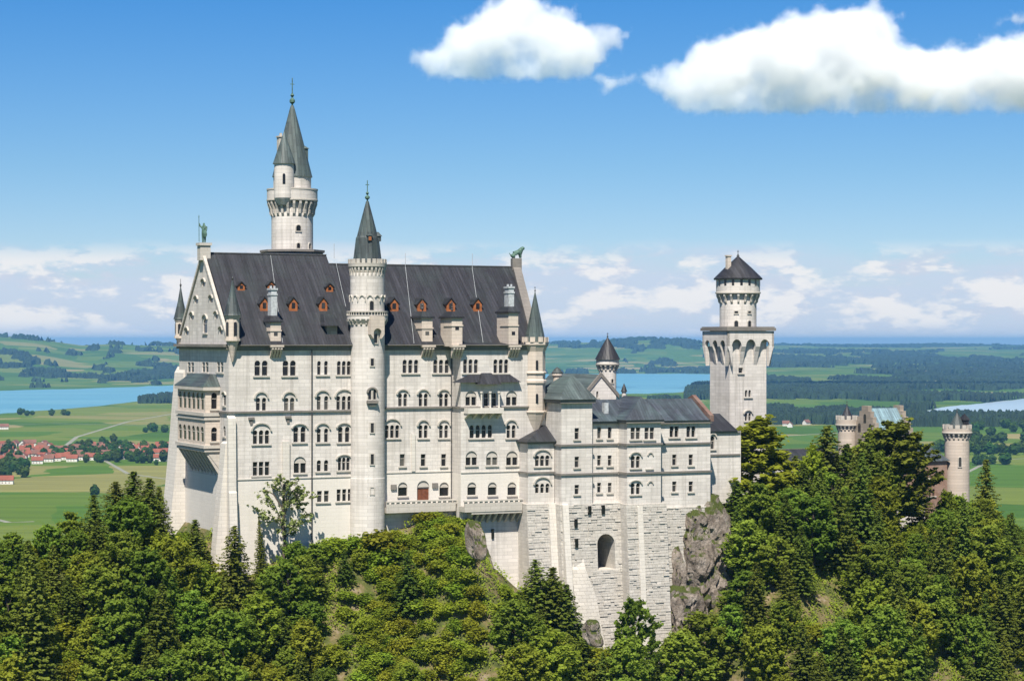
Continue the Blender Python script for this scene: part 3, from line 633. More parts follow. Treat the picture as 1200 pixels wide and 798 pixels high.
# blind arcade round the drum
for i in range(14):
    a = 2 * PI * i / 14; n = Vector((math.cos(a), math.sin(a), 0)); tt = Vector((-n.y, n.x, 0)); ro, ri = .46, .30
    pts = [(ro * math.cos(PI * j / 8), ro * math.sin(PI * j / 8)) for j in range(9)] + [(ri * math.cos(PI * j / 8), ri * math.sin(PI * j / 8)) for j in range(8, -1, -1)]
    c_.prism(pts, .3, lambda x, y, d: Vector((UT, VT, hh(349))) + n * (r * .985 - .12 + d) + tt * x * 1.05 + Vector((0, 0, y)))
    c_.prism([(ro + .0, -.7), (ro + .14, -.7), (ro + .14, .1), (ro, .1)], .26, lambda x, y, d: Vector((UT, VT, hh(349))) + n * (r * .985 - .12 + d) + tt * x + Vector((0, 0, y)))
c_.build('blind_arcade', M['trim'], stair)
s_ = MB(); s_.lathe(UT, VT, [(17.5 * mpp, hh(309)), (16.2 * mpp, hh(300)), (13.6 * mpp, hh(279)), (12.4 * mpp, hh(277)), (7.0 * mpp, hh(256)), (1.6 * mpp, hh(236))], 12, False)
for a in (-.2, 1.1): 
    n = Vector((math.cos(-PI / 2 + a), math.sin(-PI / 2 + a), 0)); c = Vector((UT, VT, 0)) + n * 13.0 * mpp
    s_.box(c.x - .35, c.x + .35, c.y - .35, c.y + .5, hh(283), hh(277)); s_.frustum((c.x - .5, c.x + .5, c.y - .5, c.y + .6), (c.x - .05, c.x + .05, c.y + .1, c.y + .6), hh(277), hh(272))
sp = s_.build('spire', M['spire'], stair)
k_ = MB(); n = Vector((math.cos(-PI / 2 - .2), math.sin(-PI / 2 - .2), 0)); c = Vector((UT, VT, 0)) + n * 13.0 * mpp; k_.box(c.x - .24, c.x + .24, c.y - .4, c.y - .3, hh(282.5), hh(278)); k_.build('hatch', M['orange'], sp)
finial(stair, UT, VT, hh(237), hh(211), 1.0, 'bronze')
azf = lambda px: math.asin(max(-1, min(1, (px - 430.5) / 20.3))) - R(25) + R(4)
for y0, y1 in ((420, 428.5), (495, 506), (531, 543), (570, 577.5)): ring_window(stair, UT, VT, r, azf(436), hh(y1), hh(y0), .55, False)
ring_window(stair, UT, VT, r, azf(433), hh(467.5), hh(456), .5); ring_window(stair, UT, VT, r, azf(438.5), hh(467.5), hh(456), .5)
ring_window(stair, UT, VT, r * .985, azf(435.5), hh(364), hh(353), .7)
b_ = MB(); a = azf(436) ; n = Vector((math.cos(-PI / 2 + a), math.sin(-PI / 2 + a), 0)); tt = Vector((-n.y, n.x, 0)); c = Vector((UT, VT, 0))
P_ = lambda x, q, d: c + n * (r - .5 + d) + tt * x + Vector((0, 0, q))
b_.prism([(-.95, hh(472)), (.95, hh(472)), (.95, hh(469)), (-.95, hh(469))], 1.1, P_); b_.prism([(-.5, hh(475)), (.5, hh(475)), (.8, hh(472)), (-.8, hh(472))], .9, P_)
N_ = 10; pts = [(.95 * math.cos(PI * j / N_), .95 * math.sin(PI * j / N_)) for j in range(N_ + 1)] + [(.7 * math.cos(PI * j / N_), .7 * math.sin(PI * j / N_)) for j in range(N_, -1, -1)]
b_.build('window_balcony', M['grey_trim'], stair)
b_ = MB(); b_.prism(pts, .85, lambda x, q, d: P_(x, q + hh(459.5), d)); b_.build('hood_mould', M['grey_trim'], stair)
b_ = MB(); a = azf(440); n = Vector((math.cos(-PI / 2 + a), math.sin(-PI / 2 + a), 0)); tt = Vector((-n.y, n.x, 0))
P_ = lambda x, q, d: c + n * (r - .6 + d) + tt * x + Vector((0, 0, q))
hole = light_poly(-.75, .75, hh(402), hh(385), True, 8)
b_.prism([(-1.3, hh(392)), (-1.3, hh(371)), (1.3, hh(371)), (1.3, hh(392)), (.75, hh(397))] + hole[2:] + [(-.75, hh(397))], 1.35, P_)
bo = b_.build('oriel', M['cream'], stair)
ring_window(stair, UT, VT, r, a, hh(402), hh(391), .6)

# ================================================================ TALL TOWER behind the palace roof
tu, tv, _ = at_depth(342.5, 270, 381.0); hh, mpp = tower_h(tu, tv)
tall = thing('tall_tower', 'tallest round white tower with green spire and side turret behind the palace roof', 'tower', (tu, tv, HB))
r = 24.3 * mpp
m_ = MB(); m_.lathe(tu, tv, [(r, HB), (r, hh(253)), (r * .99, hh(236)), (29.5 * mpp, hh(234)), (29.5 * mpp, hh(223)), (28 * mpp, hh(223)), (28 * mpp, hh(233)), (22 * mpp, hh(233)), (22 * mpp, hh(207))], 56)
m_.build('wall', M['lime'], tall)
c_ = MB(); corbel_ring(c_, tu, tv, r, 29.3 * mpp, hh(256), hh(234.5), 24, .42); c_.lathe(tu, tv, [(29.7 * mpp, hh(236.5)), (30 * mpp, hh(236)), (30 * mpp, hh(234.4)), (29.5 * mpp, hh(234))], 48); c_.lathe(tu, tv, [(29.5 * mpp, hh(224)), (30 * mpp, hh(223.6)), (30 * mpp, hh(222)), (27.8 * mpp, hh(222))], 48)
c_.build('corbel_table', M['trim'], tall)
k_ = MB(); q = 5.4
k_.lathe(tu, tv, [(36 * mpp, hh(300)), (36 * mpp, hh(297)), (38 * mpp, hh(296)), (38 * mpp, hh(293.5)), (r, hh(293))], 8, False, PI / 8); k_.build('collar', M['grey_trim'], tall)
s_ = MB(); s_.lathe(tu, tv, [(23.6 * mpp, hh(208)), (22.6 * mpp, hh(204)), (16 * mpp, hh(178)), (9 * mpp, hh(151)), (3.0 * mpp, hh(128)), (1.6 * mpp, hh(124))], 16, False)
n = Vector((1, -.35, 0)).normalized(); c = Vector((tu, tv, 0)) + n * 13.5 * mpp
s_.box(c.x - .6, c.x + .6, c.y - .6, c.y + .6, hh(189), hh(174.5)); s_.frustum((c.x - .8, c.x + .8, c.y - .8, c.y + .8), (c.x - .1, c.x + .1, c.y - .1, c.y + .1), hh(174.5), hh(171))
s_.build('spire', M['copper'], tall)
finial(tall, tu, tv, hh(126), hh(91), 1.2, 'bronze')
su, sv, _ = at_depth(333, 210, 377.6)
m_ = MB(); m_.lathe(su, sv, [(1.0, hh(242)), (1.76, hh(234)), (1.76, hh(194))], 28); t_ = m_.build('turret', M['lime'], tall)
s_ = MB(); s_.lathe(su, sv, [(2.02, hh(194.5)), (1.9, hh(192)), (.02, hh(156))], 20, False); s_.build('turret_roof', M['copper'], t_)
ring_window(t_, su, sv, 1.76, R(-25), hh(218), hh(206), .5) if False else None
p_ = MB(); q = light_poly(-.24, .24, hh(218), hh(206)); a = -PI / 2 - R(20); n = Vector((math.cos(a), math.sin(a), 0)); tt = Vector((-n.y, n.x, 0))
p_.prism(q, .1, lambda x, z_, d: Vector((su, sv, 0)) + n * (1.72 + d) + tt * x + Vector((0, 0, z_))); p_.build('pane', M['glass'], t_)
k_ = MB(); ku, kv, _ = at_depth(329, 170, 381.5); k_.box(ku - .55, ku + .55, kv - .55, kv + .55, hh(200), hh(161)); k_.box(ku - .7, ku + .7, kv - .7, kv + .7, hh(161), hh(159.5)); k_.box(ku - .2, ku + .2, kv - .2, kv + .2, hh(159.5), hh(156)); k_.build('chimney', M['trim'], tall)
ring_window(tall, tu, tv, r, R(-25) + math.asin(7 / 24.3) + R(6), hh(272), hh(265), .85); ring_window(tall, tu, tv, r, R(-25) + math.asin(7 / 24.3) + R(6), hh(292), hh(286), .6); ring_window(tall, tu, tv, r, R(-25) + math.asin(20 / 24.3) + R(6), hh(292), hh(286), .6)

# ================================================================ STATUES on the gables
def skin_mesh(name, verts, edges, radii, mat, sub=1, root=0):
    me = bpy.data.meshes.new(name + '_skeleton'); me.from_pydata(verts, edges, []); o = bpy.data.objects.new(name + '_skeleton', me); col.objects.link(o)
    sk = o.modifiers.new('skin', 'SKIN'); 
    for d, r_ in zip(me.skin_vertices[0].data, radii): d.radius = (r_, r_)
    me.skin_vertices[0].data[root].use_root = True
    sb = o.modifiers.new('smooth', 'SUBSURF'); sb.levels = sub; sb.render_levels = sub
    dg = bpy.context.evaluated_depsgraph_get(); m2 = bpy.data.meshes.new_from_object(o.evaluated_get(dg)); m2.name = name
    bpy.data.objects.remove(o); m2.materials.clear(); m2.materials.append(mat)
    for p in m2.polygons: p.use_smooth = True
    return m2
kn = skin_mesh('statue', [(0, 0, 1.5), (0, 0, 2.0), (0, 0, 2.5), (0, 0, 2.8), (0, 0, 3.15), (.2, 0, 1.4), (.24, -.05, .75), (.24, -.08, .05), (-.2, 0, 1.4), (-.24, .08, .75), (-.24, .1, .05), (.36, 0, 2.45), (.55, -.15, 2.0), (.45, -.35, 1.6), (-.36, 0, 2.45), (-.62, -.1, 2.6), (-.78, -.15, 3.1)],
               [(0, 1), (1, 2), (2, 3), (3, 4), (0, 5), (5, 6), (6, 7), (0, 8), (8, 9), (9, 10), (2, 11), (11, 12), (12, 13), (2, 14), (14, 15), (15, 16)],
               [.3, .32, .34, .14, .22, .22, .17, .13, .22, .17, .13, .18, .14, .11, .18, .14, .11], M['bronze'], 1)
ko = bpy.data.objects.new('statue', kn); col.objects.link(ko); ko.location = W(.15, VR, HR + 1.73); ko.rotation_euler = (0, 0, AR - R(50)); ko.scale = (1.1, 1.1, 1.1)
tag(ko, 'green bronze knight statue with lance on the west gable top', 'statue')
lm = MB(); lm.tube([(-.78, -.15, .2), (-.82, -.15, 4.0)], .05); lm.lathe(-.82, -.15, [(.1, 4.0), (.001, 4.45)], 6)
OFF[ko.name] = (0, 0, 0); lo_ = lm.build('lance', M['bronze'], ko)
sh = MB(); sh.ball((.5, -.42, 1.35), .5, sc=(.7, .2, 1.1)); sh.build('shield', M['bronze'], ko)
lion = skin_mesh('lion_statue', [(0, 0, 1.0), (.7, 0, 1.15), (1.0, 0, 1.5), (1.3, 0, 1.75), (1.6, 0, 1.65), (-.6, 0, .7), (.75, .2, .6), (.85, .2, .05), (.75, -.2, .6), (.85, -.2, .05), (-.6, .3, .4), (-.3, .3, .05), (-.6, -.3, .4), (-.3, -.3, .05), (-.95, 0, .5), (-1.2, 0, .9)],
                 [(0, 1), (1, 2), (2, 3), (3, 4), (0, 5), (1, 6), (6, 7), (1, 8), (8, 9), (5, 10), (10, 11), (5, 12), (12, 13), (5, 14), (14, 15)],
                 [.38, .42, .4, .38, .2, .4, .18, .13, .18, .13, .24, .14, .24, .14, .08, .07], M['bronze'], 1)
lo2 = bpy.data.objects.new('lion_statue', lion); col.objects.link(lo2); lo2.location = W(UE - .6 + SK * (VR + .9), VR, HR2 + 1.6); lo2.rotation_euler = (0, 0, AR); lo2.scale = (1.1, 1.1, 1.1)
tag(lo2, 'green bronze seated lion on the east gable top', 'statue')

# ================================================================ TERRACE in front of the palace
ter = thing('terrace', 'narrow balustraded stone terrace on corbels along the palace foot', 'terrace', (on_v(540, 600, -PV)[0], -PV - 2, HB))
vt = -PV - 2.6; t0, t1 = on_v(453, 590, -2.4)[0], on_v(612, 594, vt)[0]; ht = HV(560, 593.5, vt); t_m = US - .4
m_ = MB(); m_.box(t_m, t1, vt, -PV + .01, ht - .9, ht); m_.box(t0, t_m + .01, -2.4, -.01, ht - .9, ht - .003)
m_.box(t_m, t1, vt, vt + .3, ht, ht + .55); m_.box(t0, t_m + .01, -2.4, -2.1, ht, ht + .55); m_.build('deck', M['trim'], ter)
m_ = MB(); m_.box(t_m - .1, t1 + .1, vt - .12, vt + .4, ht + .85, ht + 1.1); m_.box(t0, t_m + .1, -2.52, -2.0, ht + .85, ht + 1.1)
x = t_m
while x < t1: m_.box(x, x + .5, vt + .02, vt + .28, ht + .55, ht + .85); x += .95
x = t0
while x < t_m: m_.box(x, x + .5, -2.38, -2.12, ht + .55, ht + .85); x += .95
m_.build('balustrade', M['trim'], ter)
m_ = MB(); x = on_v(553, 600, vt)[0]
m_.box(x, t1, vt + .1, -PV - .5, ht - 1.3, ht - .9)
while x < t1 - .2:
    m_.prism([(vt + .15, ht - 1.3), (-PV - .02, ht - 1.3), (-PV - .02, ht - 3.1), (-PV - .6, ht - 2.9)], .4, lambda p, q, d: (x + d, p, q)); x += 1.15
m_.build('corbel', M['trim'], ter)

# ================================================================ ANNEX with hipped roof
ua = on_v(608.5, 550, -PV)[0]; va = on_u(619, 550, ua)[0]; ub = on_v(649.5, 550, va)[0]
PA = Plane('v', va); hA = lambda y: HV(634, y, va)
annex = thing('hipped_annex', 'small two-storey pale stone annex with grey hipped roof on a rusticated base', 'annex', (ua + 3, va + 3, HB))
wa = Wall(PA, annex); wa.win(635.5, 533.5, 546, 3, 4.4, 1.2, hood=526); wa.win(635.5, 566.5, 577.5, 3, 4.0, 1.8, sill=False, hood=558)
m_ = wa.finish([(ua, hA(594)), (ub, hA(594)), (ub, hA(517)), (ua, hA(517))]); m_.box(ua + .001, ub - .002, va + .5, va + 9, hA(594), hA(517) - .01)
quad(m_, (ua, va, hA(594)), (ua, va + 9, hA(594)), (ua, va + 9, hA(517)), (ua, va, hA(517))); quad(m_, (ub, va, hA(594)), (ub, va + 9, hA(594)), (ub, va + 9, hA(517)), (ub, va, hA(517)))
m_.build('wall', M['lime'], annex)
m_ = MB(); m_.box(ua - .25, ub + .25, va - .25, va + 8, hA(554.7), hA(552.7)); m_.box(ua - .2, ub + .2, va - .2, va + 8, hA(520), hA(517.5)); m_.build('ledge', M['grey_trim'], annex)
m_ = MB(); um = on_v(637, 500, va + 4.5)[0]; m_.frustum((ua - .7, ub + .5, va - .7, va + 9.2), (um - .5, um + 2.0, va + 3.5, va + 7), hA(517.4), hA(500)); m_.frustum((um - 1.3, um + 2.8, va + 3.2, va + 8), (um, um + 1.6, va + 5, va + 8), hA(503), hA(486)); m_.build('roof', M['slate'], annex)
m_ = MB(); m_.prism([(va - .35, hA(590)), (va + 8, hA(590)), (va + 8, HB - 6), (va - 3.0, HB - 6)], ub - ua + .7, lambda p, q, d: (ua - .5 + d, p, q))
class Batter:
    """front plane leaning back: 'plane' for the projecting stones of a battered base"""
    def __init__(s, v0, h0, v1, h1): s.v0, s.h0, s.v1, s.h1 = v0, h0, v1, h1
    def p3(s, a, h, d=0.0):
        t = (h - s.h0) / (s.h1 - s.h0); return (a, s.v0 + (s.v1 - s.v0) * t - d, h)
stones(m_, Batter(va - .35, hA(590), va - 3.0, HB - 6), ua - .5, ub + .2, HB - 2, hA(590), 3, row=.46, mx=.22)
m_.build('plinth', M['rough'], annex)
m_ = MB(); m_.prism([(va - .75, hA(591)), (va + 1, hA(591)), (va + 1, HB - 6), (va - 3.6, HB - 6)], 1.4, lambda p, q, d: (on_v(641, 620, va)[0] + d, p, q)); m_.build('buttress', M['lime_low'], annex)

# ================================================================ THE BOWER WING on its tall rusticated base
uk = on_v(649.5, 550, va + .3)[0]; vk = on_u(658, 550, uk)[0]; uk1 = on_v(694, 550, vk)[0]
vm_ = vk + 1.1; u3 = on_v(724.7, 550, vm_)[0]; v3 = on_u(735, 550, u3)[0]; u3b = on_v(774.5, 550, v3)[0]; v4 = v3 + 2.6; u4 = on_v(832.5, 550, v4)[0]
print('annex va %.1f vk %.1f v3 %.1f v4 %.1f  u: %.1f %.1f %.1f %.1f %.1f' % (va, vk, v3, v4, uk, uk1, u3, u3b, u4))
bower = thing('bower_wing', 'pale three-storey castle wing with blue-grey roofs on a tall rough stone base', 'castle wing', ((uk + u4) / 2, vk + 6, HB - 8))
VBK = vk + 15
hK = lambda y, v=vk, x=676: HV(x, y, v)
parts = MB()
wk = Wall(Plane('v', vk), bower)
for y0, y1 in ((501.5, 514.5), (535, 547.5), (568, 579)): wk.win(676, y0, y1, 1, 4.6, 0, False)
m_ = wk.finish([(uk, hK(593)), (uk1, hK(593)), (uk1, hK(468)), (uk, hK(468))]); parts.add(m_.v, m_.f)
for u_ in (uk, uk1): quad(parts, (u_, vk, hK(593)), (u_, VBK - 3, hK(593)), (u_, VBK - 3, hK(468)), (u_, vk, hK(468)))
quad(parts, (uk, VBK - 3, hK(593)), (uk1, VBK - 3, hK(593)), (uk1, VBK - 3, hK(468)), (uk, VBK - 3, hK(468)))
wm = Wall(Plane('v', vm_), bower)
for x in (702.2, 714.6):
    for y0, y1 in ((500.5, 513.5), (533.5, 545.5), (565.5, 577)): wm.win(x, y0, y1, 1, 4.0, 0, False)
hM = lambda y: HV(710, y, vm_); m_ = wm.finish([(uk1, hM(593)), (u3, hM(593)), (u3, hM(494)), (uk1, hM(494))]); parts.add(m_.v, m_.f)
w_ = Wall(Plane('v', v3), bower); h3_ = lambda y: HV(755, y, v3)
w_.win(744.7, 501, 514.5, 2, 4.6, 1.2, False); w_.win(761, 501, 514.5, 2, 4.6, 1.2, False)
w_.win(744.7, 534, 548, 2, 4.2, 1.4, hood=529); w_.win(744.7, 566, 579, 2, 4.2, 1.6, hood=562)
m_ = w_.finish([(u3, h3_(593)), (u3b, h3_(593)), (u3b, h3_(492)), (u3, h3_(492))]); parts.add(m_.v, m_.f)
for u_ in (u3, u3b): quad(parts, (u_, v3, h3_(593)), (u_, VBK, h3_(593)), (u_, VBK, h3_(492)), (u_, v3, h3_(492)))
w_ = Wall(Plane('v', v4), bower); h4_ = lambda y: HV(805, y, v4)
w_.win(790, 499.5, 512, 2, 4.2, 1.2, False); w_.win(809.7, 499.5, 512, 2, 4.2, 1.2, False)
for x in (790.3, 809.6):
    for y0, y1 in ((532.5, 545), (564, 576)): w_.win(x, y0, y1, 1, 4.4, 0, False)
m_ = w_.finish([(u3b, h4_(594)), (u4, h4_(594)), (u4, h4_(492.5)), (u3b, h4_(492.5))]); parts.add(m_.v, m_.f)
quad(parts, (u4, v4, h4_(594)), (u4, VBK, h4_(594)), (u4, VBK, h4_(492.5)), (u4, v4, h4_(492.5))); quad(parts, (uk1, VBK, hM(593)), (u4, VBK, hM(593)), (u4, VBK, hM(493)), (uk1, VBK, hM(493)))
parts.build('wall', M['lime'], bower)
# blind niches beside the windows
ni = MB()
for y in (529.5, 563):
    a, h = on_v(762, y + 4, v3); ro, ri = .62, .42
    ni.prism([(a + ro * math.cos(PI * j / 10), h + ro * math.sin(PI * j / 10)) for j in range(11)] + [(a + ri * math.cos(PI * j / 10), h + ri * math.sin(PI * j / 10)) for j in range(10, -1, -1)], .2, lambda p, q, d: (p, v3 - d + .003, q))
    a, h = on_v(761, 549.5 if y < 550 else 579, v3)
    if y < 550: ni.box(a - .8, a + .8, v3 - .2, v3 + .01, h - .12, h + .1)
ni.build('blind_arch', M['trim'], bower)
lg = MB()
for dy in (0, 34.2):
    strip(lg, Plane('v', vk), uk - .25, uk1 + .2, hK(522.4 + dy), hK(520.2 + dy), .26); strip(lg, Plane('u', uk), vk, vk + 6, hK(522.4 + dy), hK(520.2 + dy), .26)
    strip(lg, Plane('v', vm_), uk1 + .2, u3 - .2, hM(521.6 + dy * .99), hM(519.4 + dy * .99), .26)
    strip(lg, Plane('v', v3), u3 - .25, u3b + .25, h3_(521.4 + dy * .985), h3_(519.2 + dy * .985), .26); strip(lg, Plane('u', u3), v3, vm_ - .3, h3_(521.4 + dy * .985), h3_(519.2 + dy * .985), .26)
    strip(lg, Plane('v', v4), u3b + .25, u4 + .2, h4_(520.6 + dy * .97), h4_(518.4 + dy * .97), .26)
lg.build('ledge', M['grey_trim'], bower)
ev = MB()
strip(ev, Plane('v', vk), uk - .5, uk1 + .4, hK(472.5), hK(468), .55); strip(ev, Plane('u', uk), vk - .02, VBK - 3, hK(472.5), hK(468), .5)
strip(ev, Plane('v', vm_), uk1 + .4, u3 - .3, hM(496.5), hM(493.5), .5); strip(ev, Plane('v', v3), u3 - .4, u3b + .4, h3_(495.5), h3_(492), .5); strip(ev, Plane('u', u3), v3 - .02, vm_ - .5, h3_(495.5), h3_(492), .4); strip(ev, Plane('v', v4), u3b + .4, u4 + .1, h4_(496), h4_(492.5), .5)
ev.build('cornice', M['grey_trim'], bower)
r_ = MB(); vmid = (v3 + VBK) / 2 - .2; hr = HV(790, 467, vmid)
r_.prism([(vm_ - .75, hM(493.4)), (vmid, hr), (VBK + .7, hM(493.4))], u4 - uk1 - .45, lambda p, q, d: (uk1 + d, p, q))
up = on_v(750, 465, v3 + 3)[0]; r_.frustum((u3 - .6, u3b + .6, v3 - .7, v3 + 9), (up - .05, up + .05, v3 + 2.6, v3 + 9), h3_(491.9), HV(750, 464.5, v3 + 3))
r_.prism([(v4 - .7, h4_(492.4)), (v4 + 4, h4_(478)), (v4 + 4, h4_(492.4))], u4 - u3b - .9, lambda p, q, d: (u3b + .6 + d, p, q))
r_.build('roof', M['slate_blue'], bower)
r_ = MB(); ut_ = on_v(669, 441, vk + 5)[0]; r_.frustum((uk - .8, uk1 + .6, vk - .85, VBK - 2), (ut_ - .4, ut_ + .4, vk + 4.5, vk + 7.5), hK(467.9), HV(669, 441, vk + 5)); r_.build('roof', M['copper'], bower)
g_ = MB(); v_a, v_b = v4 - .6, VBK + .6
g_.prism([(v_a, h4_(494)), (v_a, h4_(487)), (vmid, hr + .6), (v_b, h4_(487)), (v_b, h4_(494))], .8, lambda p, q, d: (u4 - .45 + d, p, q)); g_.build('gable', M['darkred'], bower)
k_ = MB(); kx, kv, kh = at_depth(709.5, 478, xy(uk1 + 5, vmid - 3).y - 1); k_.box(kx - .4, kx + .4, kv - .4, kv + .5, kh - 1, kh + .9); k_.build('skylight', M['palemetal'], bower)
# rusticated base
bs = MB(); HBK = HB - 10
def base_wall(u0, u1, v, batt, htop, seed, back=6, keep=lambda a, h: True, hole=None, row=.46, mx=.22):
    B = Batter(v - .15, htop, v - batt, HBK)
    if hole is None: quad(bs, B.p3(u0, htop), B.p3(u1, htop), B.p3(u1, HBK), B.p3(u0, HBK))
    else:
        o = [Vector((u0, HBK, 0)), Vector((u1, HBK, 0)), Vector((u1, htop, 0)), Vector((u0, htop, 0))]; q = [Vector((a, h, 0)) for a, h in hole]
        bs.add([B.p3(p.x, p.y) for p in o + q], [tuple(t) for t in tessellate_polygon([o, q])])
        n_ = len(hole); bs.add([B.p3(a, h) for a, h in hole] + [B.p3(a, h, -11) for a, h in hole], [(i, (i + 1) % n_, (i + 1) % n_ + n_, i + n_) for i in range(n_)])
    quad(bs, B.p3(u0, htop), (u0, v + back, htop), (u0, v + back, HBK), B.p3(u0, HBK)); quad(bs, B.p3(u1, htop), (u1, v + back, htop), (u1, v + back, HBK), B.p3(u1, HBK)); quad(bs, B.p3(u0, htop), B.p3(u1, htop), (u1, v + back, htop), (u0, v + back, htop))
    stones(bs, B, u0, u1, HBK + 2, htop, seed, keep=keep, row=row, mx=mx)
A = lambda x, y: on_v(x, y, vk - .6)
ar0, ar1 = A(700.5, 660)[0], A(721, 660)[0]; ah0, ah1 = A(711, 667)[1], A(711, 625.5)[1]
hole = light_poly(ar0, ar1, ah0, ah1, True, 10)
kp = lambda a, h: not (ar0 - .7 < a < ar1 + .7 and ah0 - .3 < h < ah1 + .4)
base_wall(uk - .3, u3, vk + .2, 2.2, hK(590.5), 11, keep=kp, hole=hole)
base_wall(u3 - .3, u3b + 1.0, v3, 2.6, h3_(590), 12, 9)
base_wall(u3b + 1.0, u4 + .05, v4, 1.2, h4_(593.5), 13, 9)
bs.build('plinth', M['rough'], bower)
dk = MB(); dk.box(ar0 - 2, ar1 + 2, vk + 10.2, vk + 10.4, ah0 - 3, ah1 + 2); dk.build('archway_shade', M['metal'], bower)  # dark sheet standing in for the shade deep inside the tunnel
pl_ = MB()
for x, y in ((675.5, 613), (675.5, 636), (708, 597), (692, 598)):
    a, h = A(x, y); fv = vk + .2 - .15 + (-2.2 + .15) * (h - hK(590.5)) / (HBK - hK(590.5)); pl_.box(a - .28, a + .28, fv - .37, fv + .3, h - .75, h + .75)
ops = pl_.build('opening', M['glass'], bower)
bt = MB()
for x0, x1, y0, sl, bo_ in ((661, 668, 592, 4.2, vk), (749, 755, 594, 2.9, v3)):
    a0, a1 = on_v(x0, 640, bo_ - 1)[0], on_v(x1, 640, bo_ - 1)[0]; h_t = HV(x0, y0, bo_ - 1)
    bt.prism([(bo_ - .45 if y0 < 600 else bo_ - 1.7, h_t), (bo_ + .5, h_t + .3), (bo_ + .5, HBK), (bo_ - sl, HBK)], a1 - a0, lambda p, q, d: (a0 + d, p, q))
bt.build('buttress', M['lime_low'], bower)
bt = MB(); a0, a1, a2, a3 = [on_v(x, 680, vk - 2)[0] for x in (673, 688, 697, 706)]
hA_, hB_ = HV(680, 652, vk - 1), HV(690, 668, vk - 2)
bt.add([(a0, vk - 1.0, hB_), (a1, vk - 1.6, hB_), (a1, vk - .4, hA_), (a0, vk - .2, hA_), (a0 + .4, vk - 5.2, HBK), (a3, vk - 5.4, HBK), (a3, vk, HBK), (a0 + .4, vk, HBK), (a2, vk - 2.6, HV(697, 700, vk - 3)), (a2, vk - .6, HV(697, 690, vk - 2))],
       [(0, 1, 2, 3), (0, 4, 5, 8, 1), (1, 8, 9, 2), (8, 5, 6, 9), (0, 3, 7, 4), (3, 2, 9, 6, 7)])
bt.build('buttress', M['rough'], bower)
# plain retaining wall between terrace and annex
rw = thing('retaining_wall', 'plain pale retaining wall under the terrace beside the rocky spur', 'wall', (US + 4, -PV - 1, HB))
m_ = MB(); m_.prism([(-PV - .4, ht - .9), (-PV + .5, ht - .9), (-PV + .5, HB - 6), (-PV - 1.4, HB - 6)], ua - US + .3, lambda p, q, d: (US + .2 + d, p, q))
m_.prism([(-.4, ht - .9), (.4, ht - .9), (.4, HB), (-1.4, HB)], US + .2 - t0, lambda p, q, d: (t0 + d, p, q)); m_.build('wall', M['lime'], rw)
a, h = on_v(577, 625, -PV - .6); m_ = MB(); m_.box(a - .2, a + .2, -PV - .85, -PV - .5, h - .8, h + .8); m_.build('slit', M['glass'], rw)
# ================================================================ SQUARE TOWER with round top
qu, qv, _ = at_depth(855, 450, 412.0); q1 = on_v(898, 450, qv)[0]; q1v = on_u(832, 450, qu)[0]
sq = thing('square_tower', 'tall square pale stone tower with arched corbel head and round turret on top', 'tower', ((qu + q1) / 2, (qv + q1v) / 2, HB))
D_ = xy(qu, qv).y; hq = lambda y: (CY - y) / F * D_
wq = Wall(Plane('v', qv), sq)
wq.win(868, 431, 437, 1, 4.5, 0, False); wq.win(876.5, 457, 465, 2, 2.6, 1.4); wq.win(876.5, 484, 493, 2, 2.6, 1.4, hood=480)
m_ = wq.finish([(qu, HB), (q1, HB), (q1, hq(386)), (qu, hq(386))])
quad(m_, (qu, qv, HB), (qu, q1v, HB), (qu, q1v, hq(386)), (qu, qv, hq(386))); quad(m_, (q1, qv, HB), (q1, q1v, HB), (q1, q1v, hq(386)), (q1, qv, hq(386))); quad(m_, (qu, q1v, HB), (q1, q1v, HB), (q1, q1v, hq(386)), (qu, q1v, hq(386)))
m_.build('wall', M['lime'], sq)
ov = 1.08; hd = MB()
def head_face(p3, L):
    """one side of the arched corbel head: three pointed-round arches between four tapering piers"""
    n = 3; pw = .95; T = L + 2 * ov; a_w = (T - (n + 1) * pw) / n; hsp = hq(406); out = [(0, hq(388)), (0, hsp)]; x = 0
    out += [(pw, hsp)]; x = pw
    for i in range(n):
        rr = a_w / 2; c = x + rr
        out += [(c - rr * math.cos(PI * j / 8), hsp + rr * 1.25 * math.sin(PI * j / 8)) for j in range(1, 8)] + [(x + a_w, hsp)]
        x += a_w + pw; out.append((x, hsp))
    out.append((T, hq(388)))
    hd.prism(out, .45, lambda a, h, d: p3(a, h, ov - d))
    for i in range(n + 1):
        a = i * (a_w + pw)
        k = 6; vs = [p3(a, hsp, ov), p3(a, hsp, -.05), p3(a + .1, hq(429), -.05), p3(a + .1, hq(423), .22), p3(a, hq(412), ov * .62)]
        v2 = [p3(a + pw, hsp, ov), p3(a + pw, hsp, -.05), p3(a + pw - .1, hq(429), -.05), p3(a + pw - .1, hq(423), .22), p3(a + pw, hq(412), ov * .62)]
        hd.add(vs + v2, [(0, 1, 2, 3, 4), (9, 8, 7, 6, 5)] + [(j, (j + 1) % 5, (j + 1) % 5 + 5, j + 5) for j in range(5)])
LQ, LV = q1 - qu, q1v - qv
head_face(lambda a, h, d: (qu - ov + a, qv - d, h), LQ); head_face(lambda a, h, d: (qu - d, qv - ov + a, h), LV)
head_face(lambda a, h, d: (q1 + d, qv - ov + a, h), LV); head_face(lambda a, h, d: (qu - ov + a, q1v + d, h), LQ)
hd.build('corbel_head', M['lime'], sq)
m_ = MB(); m_.box(qu - ov - .3, q1 + ov + .3, qv - ov - .3, q1v + ov + .3, hq(387.6), hq(384.2)); m_.box(qu - ov - .1, q1 + ov + .1, qv - ov - .1, q1v + ov + .1, hq(384.2), hq(382.8)); m_.build('cornice', M['grey_trim'], sq)
tcu, tcv = (qu + q1) / 2, (qv + q1v) / 2
